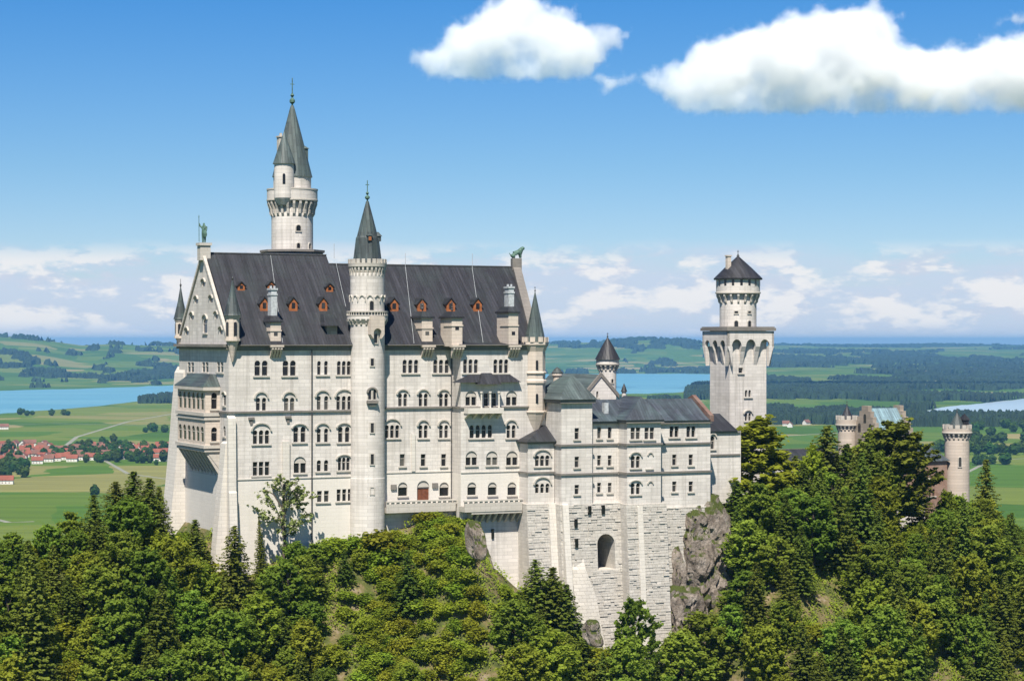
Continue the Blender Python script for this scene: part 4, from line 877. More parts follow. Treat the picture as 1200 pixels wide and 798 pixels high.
hh, mpp = tower_h(tcu, tcv); cpx = to_px(tcu, tcv)[0]; print('gate turret centre px', cpx)
r = 21.5 * mpp; r1 = 25.6 * mpp
m_ = MB(); m_.lathe(tcu, tcv, [(r, hh(386)), (r, hh(352)), (r * .99, hh(345)), (r1, hh(343.5)), (r1, hh(327)), (r1 * .9, hh(327))], 48); tu_ = m_.build('turret', M['lime'], sq)
c_ = MB(); corbel_ring(c_, tcu, tcv, r, r1, hh(357), hh(344), 18, .38); c_.lathe(tcu, tcv, [(r1, hh(344.6)), (r1 + .16, hh(344.2)), (r1 + .16, hh(342.6)), (r1, hh(342.2))], 48); c_.build('corbel_table', M['trim'], tu_)
c_ = MB(); merlon_ring(c_, tcu, tcv, r1 - .35, r1 + .02, hh(327), hh(325), 20, .5)
s_ = MB(); s_.lathe(tcu, tcv, [(r1 + .45, hh(328)), (r1 + .5, hh(326.5)), (r1 * .62, hh(314)), (.25, hh(301))], 32, False); s_.build('roof', M['slate'], tu_)
for i in range(-4, 5):
    a = -PI / 2 - R(22) + i * R(22); n = Vector((math.cos(a), math.sin(a), 0)); tt = Vector((-n.y, n.x, 0))
    if i % 1 == 0:
        p_ = MB(); p_.prism([(-.24, hh(335)), (.24, hh(335)), (.24, hh(328.3)), (-.24, hh(328.3))], .12, lambda x, z_, d: Vector((tcu, tcv, 0)) + n * (r1 - .07 + d) + tt * x + Vector((0, 0, z_))); p_.build('loophole', M['glass'], tu_)
for px_ in (858.5, 874):
    a = math.asin((px_ - cpx) / 21.5) - R(25) + R(6)
    ring_window(tu_, tcu, tcv, r, a, hh(383.5), hh(376), .75); ring_window(tu_, tcu, tcv, r, a, hh(367.5), hh(365), .7, False)
finial(tu_, tcu, tcv, hh(302), hh(293), .7)
k_ = MB(); ku, kv = on_v(853.5, 315, tcv - .5)[0], tcv - .5; k_.box(ku - .4, ku + .4, kv - .4, kv + .4, hh(322), hh(301)); k_.box(ku - .52, ku + .52, kv - .52, kv + .52, hh(301), hh(299.5)); k_.build('chimney', M['cream'], tu_)
# link building between bower wing and square tower
ul0, vl0 = u4 - .3, v4 + 6.0; ul1 = on_v(857, 540, vl0)[0]; hl = lambda y: HV(845, y, vl0)
lk = thing('link_building', 'small pale link building with dark lean-to roof between wing and square tower', 'building', ((ul0 + ul1) / 2, vl0 + 3, HB))
w_ = Wall(Plane('v', vl0), lk); w_.win(835, 511, 526, 1, 4.2, 0, hood=507); m_ = w_.finish([(ul0, hl(590)), (ul1 + 2, hl(590)), (ul1 + 2, hl(505)), (ul0, hl(505))]); m_.box(ul0 + .01, ul1 + 1.9, vl0 + .6, vl0 + 10, hl(590), hl(505.5)); m_.build('wall', M['lime'], lk)
m_ = MB(); m_.prism([(vl0 - .5, hl(505)), (vl0 + 6, hl(486)), (vl0 + 6, hl(505))], ul1 - ul0 + 1, lambda p, q, d: (ul0 + .1 + d, p, q)); m_.build('roof', M['slate'], lk)
m_ = MB(); strip(m_, Plane('v', vl0), u4 + .3, ul1 + 1.8, hl(534), hl(532), .2); strip(m_, Plane('v', vl0), u4 + .3, ul1 + 1.8, hl(507.5), hl(505), .25); m_.build('ledge', M['grey_trim'], lk)

# ================================================================ COURTYARD BUILDINGS behind the wing
# gabled chapel house
gu, gv, _ = at_depth(704, 460, 402.0); gl, gr = on_v(686.5, 465, gv)[0], on_v(722, 465, gv)[0]; gm_ = (gl + gr) / 2
hg = lambda y: (CY - y) / F * xy(gm_, gv).y; he_ = hg(462); hr_ = hg(441)
ch = thing('gabled_house', 'pale gabled house with green copper roof behind the bower wing', 'house', (gm_, gv + 8, HB))
w_ = Wall(Plane('v', gv), ch); w_.win(700, 458.5, 466, 1, 2.2, 0); m_ = w_.finish([(gl, HB), (gr, HB), (gr, he_), (gm_, hr_), (gl, he_)])
L_ = 21.0
quad(m_, (gl, gv, HB), (gl, gv + L_, HB), (gl, gv + L_, he_), (gl, gv, he_)); quad(m_, (gr, gv, HB), (gr, gv + L_, HB), (gr, gv + L_, he_), (gr, gv, he_)); quad(m_, (gl, gv + L_, HB), (gr, gv + L_, HB), (gr, gv + L_, he_), (gm_, gv + L_, hr_), (gl, gv + L_, he_)); m_.build('wall', M['lime'], ch)
m_ = MB(); m_.prism([(gl - .5, he_ - .5), (gm_, hr_ + .02), (gr + .5, he_ - .5), (gr + .5, he_ - .2), (gm_, hr_ + .35), (gl - .5, he_ - .2)], L_ + .3, lambda p, q, d: (p, gv + .35 + d, q)); m_.build('roof', M['copper'], ch)
m_ = MB(); m_.prism([(gl - .6, he_ - .8), (gm_, hr_ - .1), (gr + .6, he_ - .8), (gr + .6, he_ + .05), (gm_, hr_ + .75), (gl - .6, he_ + .05)], .5, lambda p, q, d: (p, gv - .18 + d, q)); m_.build('gable_coping', M['grey_trim'], ch)
# round watch tower
def round_tower(name, label, px, D, rpx, y_body, y_c0, y_c1, y_top, rhead, roof_tip=None, roof='slate', eave_over=1.12, merl=0, mat='lime', n_c=16, tip_r=1.0, wins=()):
    cu, cv, _ = at_depth(px, 450, D); hh = lambda y: (CY - y) / F * D; mpp = D / F; r = rpx * mpp; rh = rhead * mpp
    t = thing(name, label, 'tower', (cu, cv, HB))
    m_ = MB(); m_.lathe(cu, cv, [(r * 1.03, HB), (r, hh(y_body)), (r, hh(y_c0)), (r * .99, hh(y_c1 + 1)), (rh, hh(y_c1)), (rh, hh(y_top)), (rh - .45, hh(y_top)), (rh - .45, hh(y_top) - 1.0)], 40); m_.build('wall', M[mat], t)
    c_ = MB(); corbel_ring(c_, cu, cv, r, rh, hh(y_c0), hh(y_c1), n_c, .34); c_.lathe(cu, cv, [(rh, hh(y_c1 + .6)), (rh + .12, hh(y_c1 + .3)), (rh + .12, hh(y_c1 - 1)), (rh, hh(y_c1 - 1.2))], 40)
    if merl: merlon_ring(c_, cu, cv, rh - .45, rh + .02, hh(y_top), hh(y_top - 4.5), merl, .62)
    c_.build('corbel_table', M['trim'], t)
    if roof_tip:
        rr = rh * eave_over if not merl else rh * .66
        s_ = MB(); yb = y_top if not merl else y_top + .5
        s_.lathe(cu, cv, [(rr, hh(yb + .8)), (rr * .97, hh(yb)), (rr * .45, hh(yb + (roof_tip - yb) * .58)), (.05, hh(roof_tip))], 20, False); s_.build('roof', M[roof], t)
        finial(t, cu, cv, hh(roof_tip + .5), hh(roof_tip - 5), .5)
    for (px_, y0, y1, wm_) in wins:
        ring_window(t, cu, cv, r, math.asin((px_ - px) / rpx) - R(25) + math.atan((px - 600) / F), hh(y1), hh(y0), wm_)
    return t, cu, cv, r, rh, hh
tw, cu, cv, r, rh, hh = round_tower('watch_tower', 'small round white tower with dark cone roof above the gabled house', 712, 415.0, 10.2, 470, 435.5, 427, 420.5, 13.4, 395, 'slate', 1.13, n_c=14, wins=((716.5, 444, 448.5, .45),))
ccu, ccv, _ = at_depth(653, 450, 392.0); hh = lambda y: (CY - y) / F * 392
ct = thing('chimney_turret', 'little round chimney turret with dark cap beside the palace east end', 'chimney', (ccu, ccv, HB))
m_ = MB(); m_.lathe(ccu, ccv, [(.75, HB), (.75, hh(442)), (1.0, hh(440)), (1.0, hh(437.5)), (.75, hh(437))], 16); m_.build('shaft', M['cream'], ct)
m_ = MB(); m_.lathe(ccu, ccv, [(1.05, hh(437.6)), (1.05, hh(436.5)), (.5, hh(432)), (.02, hh(430))], 12); m_.build('cap', M['spire'], ct)
ccu, ccv, _ = at_depth(731.3, 460, 398.0); hh = lambda y: (CY - y) / F * 398
ct = thing('pinnacle_turret', 'tiny pinnacle turret with dark pointed cap above the slate roof of the wing', 'turret', (ccu, ccv, HB))
m_ = MB(); m_.lathe(ccu, ccv, [(.42, HB), (.42, hh(459)), (.5, hh(458.5))], 12); m_.build('shaft', M['lime'], ct); m_ = MB(); m_.lathe(ccu, ccv, [(.62, hh(459)), (.35, hh(454)), (.02, hh(449))], 10); m_.build('cap', M['slate'], ct)
# low connecting range seen between palace and annex
cu0, cv0, _ = at_depth(640, 480, 386.0); lr = thing('courtyard_range', 'reddish low courtyard building glimpsed between palace and bower wing', 'building', (cu0, cv0, HB))
hh = lambda y: (CY - y) / F * 386; m_ = MB(); m_.box(cu0 - 1.5, cu0 + 6, cv0, cv0 + 6, HB, hh(478)); m_.build('wall', M['lime'], lr)
m_ = MB(); m_.frustum((cu0 - 2, cu0 + 6.5, cv0 - .5, cv0 + 6.5), (cu0 - .5, cu0 + 4, cv0 + 2.5, cv0 + 3.5), hh(478), hh(462)); m_.build('roof', M['oldstone'], lr)

# ================================================================ GATEHOUSE among the trees
Dg = 446.0
gt, cu, cv, r, rh, hh = round_tower('gate_tower', 'round pale gate tower with battlements and grey cap rising from the trees', 1121.5, Dg, 14.3, 540, 515.5, 507, 502, 17.0, 483, 'spire', merl=13, mat='pinkstone', n_c=18, wins=((1119, 535, 546, .6),))
k_ = MB(); ku, kv, _ = at_depth(1130, 500, Dg); k_.box(ku - .7, ku + .7, kv - .7, kv + .7, hh(503), hh(492)); k_.frustum((ku - .9, ku + .9, kv - .9, kv + .9), (ku - .1, ku + .1, kv - .1, kv + .1), hh(492), hh(485)); k_.build('roof_turret', M['slate'], gt)
gt2, *_ = round_tower('gate_turret', 'smaller round battlemented turret beside the stepped brown gable', 992.5, 452.0, 10.5, 520, 505, 498, 491.5, 13.0, 475, 'slate', merl=11, mat='pinkstone', n_c=16)
# stepped-gable gatehouse hall: ridge along u, west gable seen obliquely
hu, hv, _ = at_depth(1029, 500, 444.0); hu1 = on_v(1066, 500, hv)[0]; hvb = on_u(1003, 500, hu)[0]; hh = lambda y: (CY - y) / F * 450
gh = thing('gatehouse', 'gatehouse hall with pale blue tiled roof between two stepped brown gables', 'gatehouse', ((hu + hu1) / 2, (hv + hvb) / 2, HB))
m_ = MB(); m_.box(hu, hu1, hv, hvb, HB, hh(505)); m_.build('wall', M['oldstone'], gh)
m_ = MB(); vm2 = (hv + hvb) / 2; m_.prism([(hv - .4, hh(506)), (vm2, hh(478)), (hvb + .4, hh(506))], hu1 - hu - .4, lambda p, q, d: (hu + .2 + d, p, q)); m_.build('roof', M['glazed'], gh)
for u_ in (hu - .5, hu1 - .4):
    m_ = MB(); n_ = 5; half = (hvb - hv) / 2 + .5; pts = [(vm2 - half, HB)]
    y_ = hh(507); dh = (hh(475) - hh(507)) / n_
    for i in range(n_): pts += [(vm2 - half + half * i / (n_ + .4), y_ + dh * i), (vm2 - half + half * i / (n_ + .4), y_ + dh * (i + 1))]
    pts += [(2 * vm2 - a, h) for a, h in reversed(pts)]
    m_.prism(pts, .9, lambda p, q, d: (u_ + d, p, q)); g_ = m_.build('stepped_gable', M['oldstone'], gh)
    if u_ < hu:
        p_ = MB()
        for i, (a, h) in enumerate(((vm2 - 2, hh(500)), (vm2 + 2, hh(500)), (vm2, hh(489)))): p_.prism(light_poly(a - .45, a + .45, h - 1, h + .8), .12, lambda p, q, d: (u_ - .06 + d, p, q))
        p_.build('pane', M['glass'], g_)
# red brick gate wing below the round tower and white lower wall
bu, bv, _ = at_depth(1066, 560, 440.0); bu1 = on_v(1110, 560, bv)[0]; hh = lambda y: (CY - y) / F * 440
bw = thing('brick_wing', 'red brick gate wing with grey roof half hidden by trees', 'building', ((bu + bu1) / 2, bv + 4, HB))
w_ = Wall(Plane('v', bv), bw); w_.win(1088, 552, 560, 2, 2.6, 1.5); w_.win(1100, 552, 560, 2, 2.6, 1.5); w_.win(1092, 573, 581, 2, 2.6, 1.5)
m_ = w_.finish([(bu, HB), (bu1, HB), (bu1, hh(541)), (bu, hh(541))]); m_.box(bu + .01, bu1 - .01, bv + .6, bv + 9, HB, hh(541.5)); m_.build('wall', M['brick'], bw)
m_ = MB(); m_.frustum((bu - .5, bu1 + .5, bv - .5, bv + 9.5), (bu + 1, bu1 - 1, bv + 4.3, bv + 4.7), hh(541), hh(526)); m_.build('roof', M['slate_blue'], bw)
pu, pv, _ = at_depth(1056, 600, 428.0); pu1 = on_v(1084, 600, pv)[0]; hh = lambda y: (CY - y) / F * 428
ob = thing('outwork', 'small white outwork wall with narrow slits on a dark base among the trees', 'wall', ((pu + pu1) / 2, pv + 2, HB))
w_ = Wall(Plane('v', pv), ob); w_.win(1065.5, 590, 601, 1, 2.2, 0, False); w_.win(1077, 588, 604, 1, 4, 0, True); m_ = w_.finish([(pu, HB), (pu1, HB), (pu1, hh(585)), (pu, hh(585))]); m_.box(pu + .01, pu1 - .01, pv + .6, pv + 5, HB, hh(585.5)); m_.build('wall', M['lime'], ob)
m_ = MB(); m_.prism([(pv - .6, hh(585.4)), (pv + 2.5, hh(577)), (pv + 5.5, hh(585.4))], pu1 - pu + .8, lambda p, q, d: (pu - .4 + d, p, q)); m_.build('roof', M['slate_blue'], ob)
# long low dark roof between the square tower and the gatehouse
lu, lv, _ = at_depth(902, 535, 432.0); lu1 = on_v(985, 535, lv)[0]; hh = lambda y: (CY - y) / F * 436
lo_ = thing('long_range', 'long low courtyard range with dark slate roof behind the conifers', 'building', ((lu + lu1) / 2, lv + 4, HB))
m_ = MB(); m_.box(lu, lu1, lv, lv + 9, HB, hh(541)); m_.build('wall', M['lime'], lo_); m_ = MB(); m_.prism([(lv - .6, hh(541)), (lv + 4.5, hh(527)), (lv + 9.6, hh(541))], lu1 - lu + .6, lambda p, q, d: (lu - .3 + d, p, q)); m_.build('roof', M['slate'], lo_)
# ================================================================ HILLSIDE
BASE = [(-300, 690), (-100, 668), (0, 664), (100, 655), (185, 640), (200, 650), (240, 690), (270, 690), (300, 672), (330, 655), (400, 634), (450, 626), (475, 617), (500, 612), (535, 616), (556, 645), (580, 672), (612, 700), (655, 750), (700, 792), (775, 800), (788, 770), (800, 720), (850, 665), (875, 640), (960, 632), (1050, 640), (1140, 652), (1200, 668), (1300, 690), (1500, 720)]
BASE_UH = sorted(on_v(x, y, -1.0 if x < 540 else -PV - 1) for x, y in BASE)
U_SPUR = on_v(512, 610, -4)[0]
def front_v(u): return -1.0 - (PV + 4.5) * sstep(US - 4, US + 8, u) - 9.5 * sstep(ua - 2, uk + 6, u) * (1 - .55 * sstep(u4 + 2, u4 + 14, u))
def ground_h(u, v):
    B = lerp_table(BASE_UH, u); vf = front_v(u); n = noise.fractal(Vector((u * .06, v * .06, 0)), 1.0, 2.0, 4) * 2.2
    bw_ = sstep(ua - 6, ua, u) * (1 - sstep(u4 + 2, u4 + 10, u))
    spur = math.exp(-((u - U_SPUR) / 6.0) ** 2)
    if v <= vf:
        d = vf - v; h = B + 1.0 * spur - .95 * d + .55 * spur * min(d, 15) - .22 * max(0, d - 14) + n * sstep(0, 10, d)
    else:
        d = v - vf
        east = sstep(u4 - 2, u4 + 16, u); top = max(B, -31.0) * (1 - east) + (B + 2.5) * east; west = 1 - sstep(-8, 2, u)
        h = B + (top - B) * sstep(2 + 12 * bw_, 10 + 12 * bw_, d) * (1 - west) + n * .25 * sstep(0, 8, d)
        back = 14 if u < 0 else 34
        h -= .85 * max(0, d - (14 + 20 * sstep(-12, 2, u))) 
    fall = sstep(150, 260, abs(u - 60)); h -= fall * 60
    return max(h, -CAMZ - 6 + 0.0)
def ground_material():
    m, nt, b = new_mat('hillside_earth', 0.95)
    tc = nt.nodes.new('ShaderNodeTexCoord'); ob = tc.outputs['Object']
    n = nd(nt, 'ShaderNodeTexNoise', Scale=.35, Detail=8.0, Roughness=.65); nt.links.new(ob, n.inputs['Vector'])
    c = ramp(nt, n.outputs['Fac'], [(.3, (.035, .045, .012)), (.46, (.075, .085, .02)), (.56, (.14, .11, .05)), (.68, (.23, .185, .13)), (.82, (.36, .32, .27))])
    nt.links.new(c, b.inputs['Base Color'])
    n2 = nd(nt, 'ShaderNodeTexNoise', Scale=1.2, Detail=8.0); nt.links.new(ob, n2.inputs['Vector'])
    bp = nd(nt, 'ShaderNodeBump', Strength=.8, Distance=.5); nt.links.new(n2.outputs['Fac'], bp.inputs['Height']); nt.links.new(bp.outputs[0], b.inputs['Normal'])
    return m
M['earth'] = ground_material()
def grid_mesh(name, us, vs, fn, mat):
    nu, nv = len(us), len(vs); V = [fn(u, v) for v in vs for u in us]
    Fc = [(j * nu + i, j * nu + i + 1, (j + 1) * nu + i + 1, (j + 1) * nu + i) for j in range(nv - 1) for i in range(nu - 1)]
    me = bpy.data.meshes.new(name); me.from_pydata([tuple(p) for p in V], [], Fc); me.polygons.foreach_set('use_smooth', [True] * len(Fc)); me.materials.append(mat)
    o = bpy.data.objects.new(name, me); col.objects.link(o); return o
hill = grid_mesh('hillside', [-150 + 2.5 * i for i in range(165)], [-170 + 2.5 * i for i in range(125)], lambda u, v: W(u, v, ground_h(u, v)), M['earth'])
tag(hill, kind='structure')
# --- bare rock
def rock_material():
    m, nt, b = new_mat('grey_rock', 0.9)
    tc = nt.nodes.new('ShaderNodeTexCoord'); ob = tc.outputs['Object']
    mp = nt.nodes.new('ShaderNodeMapping'); mp.inputs['Scale'].default_value = (1, 1, .7); nt.links.new(ob, mp.inputs[0])
    n = nd(nt, 'ShaderNodeTexNoise', Scale=.5, Detail=10.0, Roughness=.7); nt.links.new(mp.outputs[0], n.inputs['Vector'])
    c = ramp(nt, n.outputs['Fac'], [(.3, (.085, .065, .05)), (.45, (.19, .155, .125)), (.58, (.30, .255, .215)), (.72, (.46, .41, .35))])
    g = nt.nodes.new('ShaderNodeNewGeometry'); s = nt.nodes.new('ShaderNodeSeparateXYZ'); nt.links.new(g.outputs['Normal'], s.inputs[0])
    n3 = nd(nt, 'ShaderNodeTexNoise', Scale=.4, Detail=4.0); nt.links.new(ob, n3.inputs['Vector'])
    ad = nd(nt, 'ShaderNodeMath', operation='ADD'); nt.links.new(s.outputs['Z'], ad.inputs[0]); nt.links.new(n3.outputs['Fac'], ad.inputs[1])
    f = ramp(nt, ad.outputs[0], [(.86, (0, 0, 0)), (1.0, (1, 1, 1))])
    c = mixc(nt, f, c, (.06, .075, .015)); nt.links.new(c, b.inputs['Base Color'])
    n2 = nd(nt, 'ShaderNodeTexNoise', Scale=1.6, Detail=10.0, Roughness=.7); nt.links.new(mp.outputs[0], n2.inputs['Vector'])
    bp = nd(nt, 'ShaderNodeBump', Strength=1.0, Distance=.6); nt.links.new(n2.outputs['Fac'], bp.inputs['Height']); nt.links.new(bp.outputs[0], b.inputs['Normal'])
    return m
M['rock'] = rock_material()
def rock(name, c, size, seed, label=None, lean=0.0, sub=5, mat='rock', amp=.34):
    bm = bmesh.new(); bmesh.ops.create_icosphere(bm, subdivisions=sub, radius=1.0)
    off = Vector((seed * 7.3, seed * 3.1, seed * 1.7))
    for vtx in bm.verts:
        p = vtx.co.copy(); q = Vector((max(-.75, min(.75, p.x)), max(-.75, min(.75, p.y)), max(-.85, min(.85, p.z)))) / .8
        P = Vector((q.x * size[0], q.y * size[1], q.z * size[2]))
        k = noise.fractal(Vector((P.x, P.y, P.z * .8)) * .16 + off, 1.0, 2.0, 6); cr = abs(noise.noise(Vector((P.x * .4, P.y * .4, P.z * .3)) + off))
        step_ = noise.noise(Vector((0, P.x * .05, P.z * .5)) + off) * .5
        f = 1 + 1.1 * amp * k - .16 * (cr < .06) + .10 * step_
        P = Vector((P.x * f, P.y * f, P.z * (1 + .15 * k))); P.y += lean * (P.z)
        vtx.co = P
    me = bpy.data.meshes.new(name); bm.to_mesh(me); bm.free(); me.materials.append(M[mat])
    o = bpy.data.objects.new(name, me); col.objects.link(o); o.location = W(*c); o.rotation_euler = (0, 0, AR); return tag(o, label, None, None, 'structure')
def rock_px(x, y, v, size, seed, **k):
    u, h = on_v(x, y, v); return rock('rock_outcrop', (u, v, h), size, seed, **k)
rock_px(822, 650, v4 + 2.5, (5.6, 5, 9.3), 1, lean=.12, amp=.2)
rock_px(812, 636, v4 + .6, (2.6, 3, 6.5), 12, lean=.12); rock_px(838, 660, v4 + 3.0, (3.0, 3.5, 8.5), 9, lean=.2); rock_px(858, 690, v4 + 2.0, (2.5, 4, 7), 2, lean=.2); rock_px(806, 740, v4 - 2.5, (4.2, 3, 7.5), 3, lean=.05); rock_px(787, 690, v4 + 1.5, (1.2, 3, 7.5), 4)
def rock_ground(x, y, size, seed, **k):
    """a rock set into the slope where the sight line through (x, y) meets the ground"""
    v = 4.0
    while v > -60:
        u, h = on_v(x, y, v)
        if v < front_v(u) - .3 and ground_h(u, v) >= h: break
        v -= .4
    return rock('rock_outcrop', (u, v - 1.0, h + .25), (size[0] * 1.15, size[1] * 1.2, size[2]), seed, **k)
for i, (x, y, sx, sz) in enumerate(((553, 634, .8, 2.4), (559, 656, 1.1, 2.8), (565, 680, 1.3, 3.0), (570, 704, 1.3, 3.0), (575, 728, 1.2, 2.6), (562, 668, .8, 2.0), (581, 742, 1.0, 1.8))): rock_ground(x, y, (sx, 1.5, sz), 20 + i, lean=.35, sub=4, amp=.55)
for i, (x, y, sx, sz) in enumerate(((966, 690, 2.2, 3.0), (984, 702, 2.4, 2.6), (950, 726, 1.5, 2.2), (387, 724, .8, 1.6), (350, 778, 1.4, 1.3), (500, 758, 1.1, 1.3), (1100, 778, 1.5, 2.0), (690, 742, 1.0, 1.8))): rock_ground(x, y, (sx, 1.5, sz), 40 + i, lean=.3, sub=4, amp=.6)

# ================================================================ TREES
import array
def leaf_mesh(name, quads, mat):
    V = []; Fc = []
    for q in quads: o = len(V); V += q; Fc.append((o, o + 1, o + 2, o + 3))
    me = bpy.data.meshes.new(name); me.from_pydata(V, [], Fc); me.materials.append(mat); return me
def leaf_material(name, a, b_, hue=.02, trans=.35):
    m, nt, b = new_mat(name, .6); nt.nodes.remove(b); out = nt.nodes['Material Output']
    oi = nt.nodes.new('ShaderNodeObjectInfo'); tc = nt.nodes.new('ShaderNodeTexCoord')
    n = nd(nt, 'ShaderNodeTexNoise', Scale=.55, Detail=3.0); nt.links.new(tc.outputs['Object'], n.inputs['Vector'])
    n2 = nd(nt, 'ShaderNodeTexNoise', Scale=4.5, Detail=2.0); nt.links.new(tc.outputs['Object'], n2.inputs['Vector'])
    ad = nd(nt, 'ShaderNodeMath', operation='ADD'); nt.links.new(n.outputs['Fac'], ad.inputs[0]); nt.links.new(n2.outputs['Fac'], ad.inputs[1])
    hf = nd(nt, 'ShaderNodeMath', operation='MULTIPLY'); nt.links.new(ad.outputs[0], hf.inputs[0]); hf.inputs[1].default_value = .5
    c = ramp(nt, hf.outputs[0], [(.34, a), (.66, b_)])
    hs = nt.nodes.new('ShaderNodeHueSaturation'); nt.links.new(c, hs.inputs['Color'])
    mh = nd(nt, 'ShaderNodeMapRange'); nt.links.new(oi.outputs['Random'], mh.inputs['Value']); mh.inputs['To Min'].default_value = .5 - hue * .5; mh.inputs['To Max'].default_value = .5 + hue * 2.6; nt.links.new(mh.outputs[0], hs.inputs['Hue'])
    fr = nd(nt, 'ShaderNodeMath', operation='MULTIPLY'); nt.links.new(oi.outputs['Random'], fr.inputs[0]); fr.inputs[1].default_value = 7.31
    fr2 = nd(nt, 'ShaderNodeMath', operation='FRACT'); nt.links.new(fr.outputs[0], fr2.inputs[0])
    mv = nd(nt, 'ShaderNodeMapRange'); nt.links.new(fr2.outputs[0], mv.inputs['Value']); mv.inputs['To Min'].default_value = .82; mv.inputs['To Max'].default_value = 1.36; nt.links.new(mv.outputs[0], hs.inputs['Value'])
    d = nt.nodes.new('ShaderNodeBsdfDiffuse'); t = nt.nodes.new('ShaderNodeBsdfTranslucent'); mx = nt.nodes.new('ShaderNodeMixShader'); mx.inputs[0].default_value = trans
    nt.links.new(hs.outputs[0], d.inputs[0]); nt.links.new(hs.outputs[0], t.inputs[0]); nt.links.new(d.outputs[0], mx.inputs[1]); nt.links.new(t.outputs[0], mx.inputs[2]); nt.links.new(mx.outputs[0], out.inputs[0])
    return m
M['leaf_mid'] = leaf_material('broad_leaves', (.135, .178, .021), (.26, .32, .048), .012, .52)
M['leaf_light'] = leaf_material('yellow_green_leaves', (.165, .19, .018), (.30, .325, .044), .010, .52)
M['leaf_pale'] = leaf_material('silvery_leaves', (.09, .11, .03), (.20, .22, .075), .01)
M['needle'] = leaf_material('dark_needles', (.075, .098, .016), (.19, .215, .036), .015, .42)
M['needle_l'] = leaf_material('larch_needles', (.21, .23, .018), (.37, .39, .045), .012, .52)
M['pine'] = leaf_material('pine_needles', (.10, .13, .018), (.22, .25, .038), .012, .35)
M['bark'] = plain_mat('bark', (.075, .06, .045), .9, .4)
M['bush'] = leaf_material('bush_leaves', (.17, .19, .016), (.34, .35, .042), .02, .5)
rnd = random.Random(21)
def quad_at(c, n, s, rnd_, asp=1.0):
    n = Vector(n).normalized(); x = n.orthogonal().normalized(); a = rnd_.uniform(0, 2 * PI); y = n.cross(x); x, y = x * math.cos(a) + y * math.sin(a), y * math.cos(a) - x * math.sin(a)
    c = Vector(c); x = x * s; y = y * s * asp
    return [tuple(c - x - y * .6), tuple(c + x * .7 - y), tuple(c + x + y * .7), tuple(c - x * .6 + y)]
def rand_dir(r):
    z = r.uniform(-1, 1); a = r.uniform(0, 2 * PI); k = math.sqrt(1 - z * z); return Vector((k * math.cos(a), k * math.sin(a), z))
def broad_crown(seed, H=10.0, Rr=3.0, n=11000, open_=0.0, size=.15, cone=False):
    """uneven crown made of hundreds of small leafy twigs, bottom of the tree at 0"""
    r = random.Random(seed); boughs = []; nb = int(250 * (1 - open_ * .8)); lean = Vector((r.uniform(-.5, .5), r.uniform(-.5, .5), 0)); top = r.uniform(.7, 1.3); o = Vector((seed, seed * .7, 0))
    lo = .16 if open_ < .5 else .42
    while len(boughs) < nb:
        t = r.random(); z = H * (lo + (.97 - lo) * t); prof = math.sin(PI * min(.975, .13 + .845 * t ** top)) ** .7
        if cone: prof = 1.12 * (1 - t) ** .72 * min(1, .55 + 2.5 * t)
        a = r.uniform(0, 2 * PI); e = Vector((math.cos(a), math.sin(a), 0)); lump = 1 + .42 * noise.noise(e * 1.5 + Vector((0, 0, z * .42)) + o) + .2 * noise.noise(e * 3.4 + Vector((0, 0, z * .9)) + o)
        if cone: lump = 1 + .4 * (lump - 1)
        k = Rr * prof * lump * (r.random() ** (.36 if open_ < .5 else .55))
        if not cone and noise.noise(e * k * .5 + Vector((0, 0, z * .55)) + o * 2) < -.22 - .1 * (open_ < .5): continue
        boughs.append((e * k + Vector((0, 0, z)) + lean * t, r.uniform(.24, .52)))
    Q = []; m_ = max(6, int(n / nb))
    for c, br in boughs:
        out = Vector((c.x, c.y, 0)); out = out.normalized() if out.length > .1 else Vector((0, 0, 1)); ax = (out * .7 + Vector((0, 0, .5)) + rand_dir(r) * .5).normalized()
        for _ in range(m_):
            p = c + ax * r.gauss(.0, br * .95) + rand_dir(r) * br * r.random() ** .5 * .8
            Q.append(quad_at(p, ax * .3 + Vector((0, 0, .9)) + rand_dir(r) * .85, size * r.uniform(.5, 1.5), r))
    return Q, boughs
def trunk_mesh(name, H, r0, boughs, rr):
    m_ = MB(); m_.tube([(0, 0, -1.2), (0.02 * H, 0, H * .3)], r0, 8); m_.tube([(.02 * H, 0, H * .3), (0, .02 * H, H * .62), (0, 0, H * .9)], r0 * .6, 6)
    for c, br in boughs[::16]:
        m_.tube([(0, 0, max(H * .2, c.z - 2.6)), tuple(c * .55 + Vector((0, 0, c.z * .45 - .5))), tuple(c)], r0 * .28, 5)
    me = bpy.data.meshes.new(name); me.from_pydata(m_.v, [], m_.f); me.materials.append(M['bark']); return me
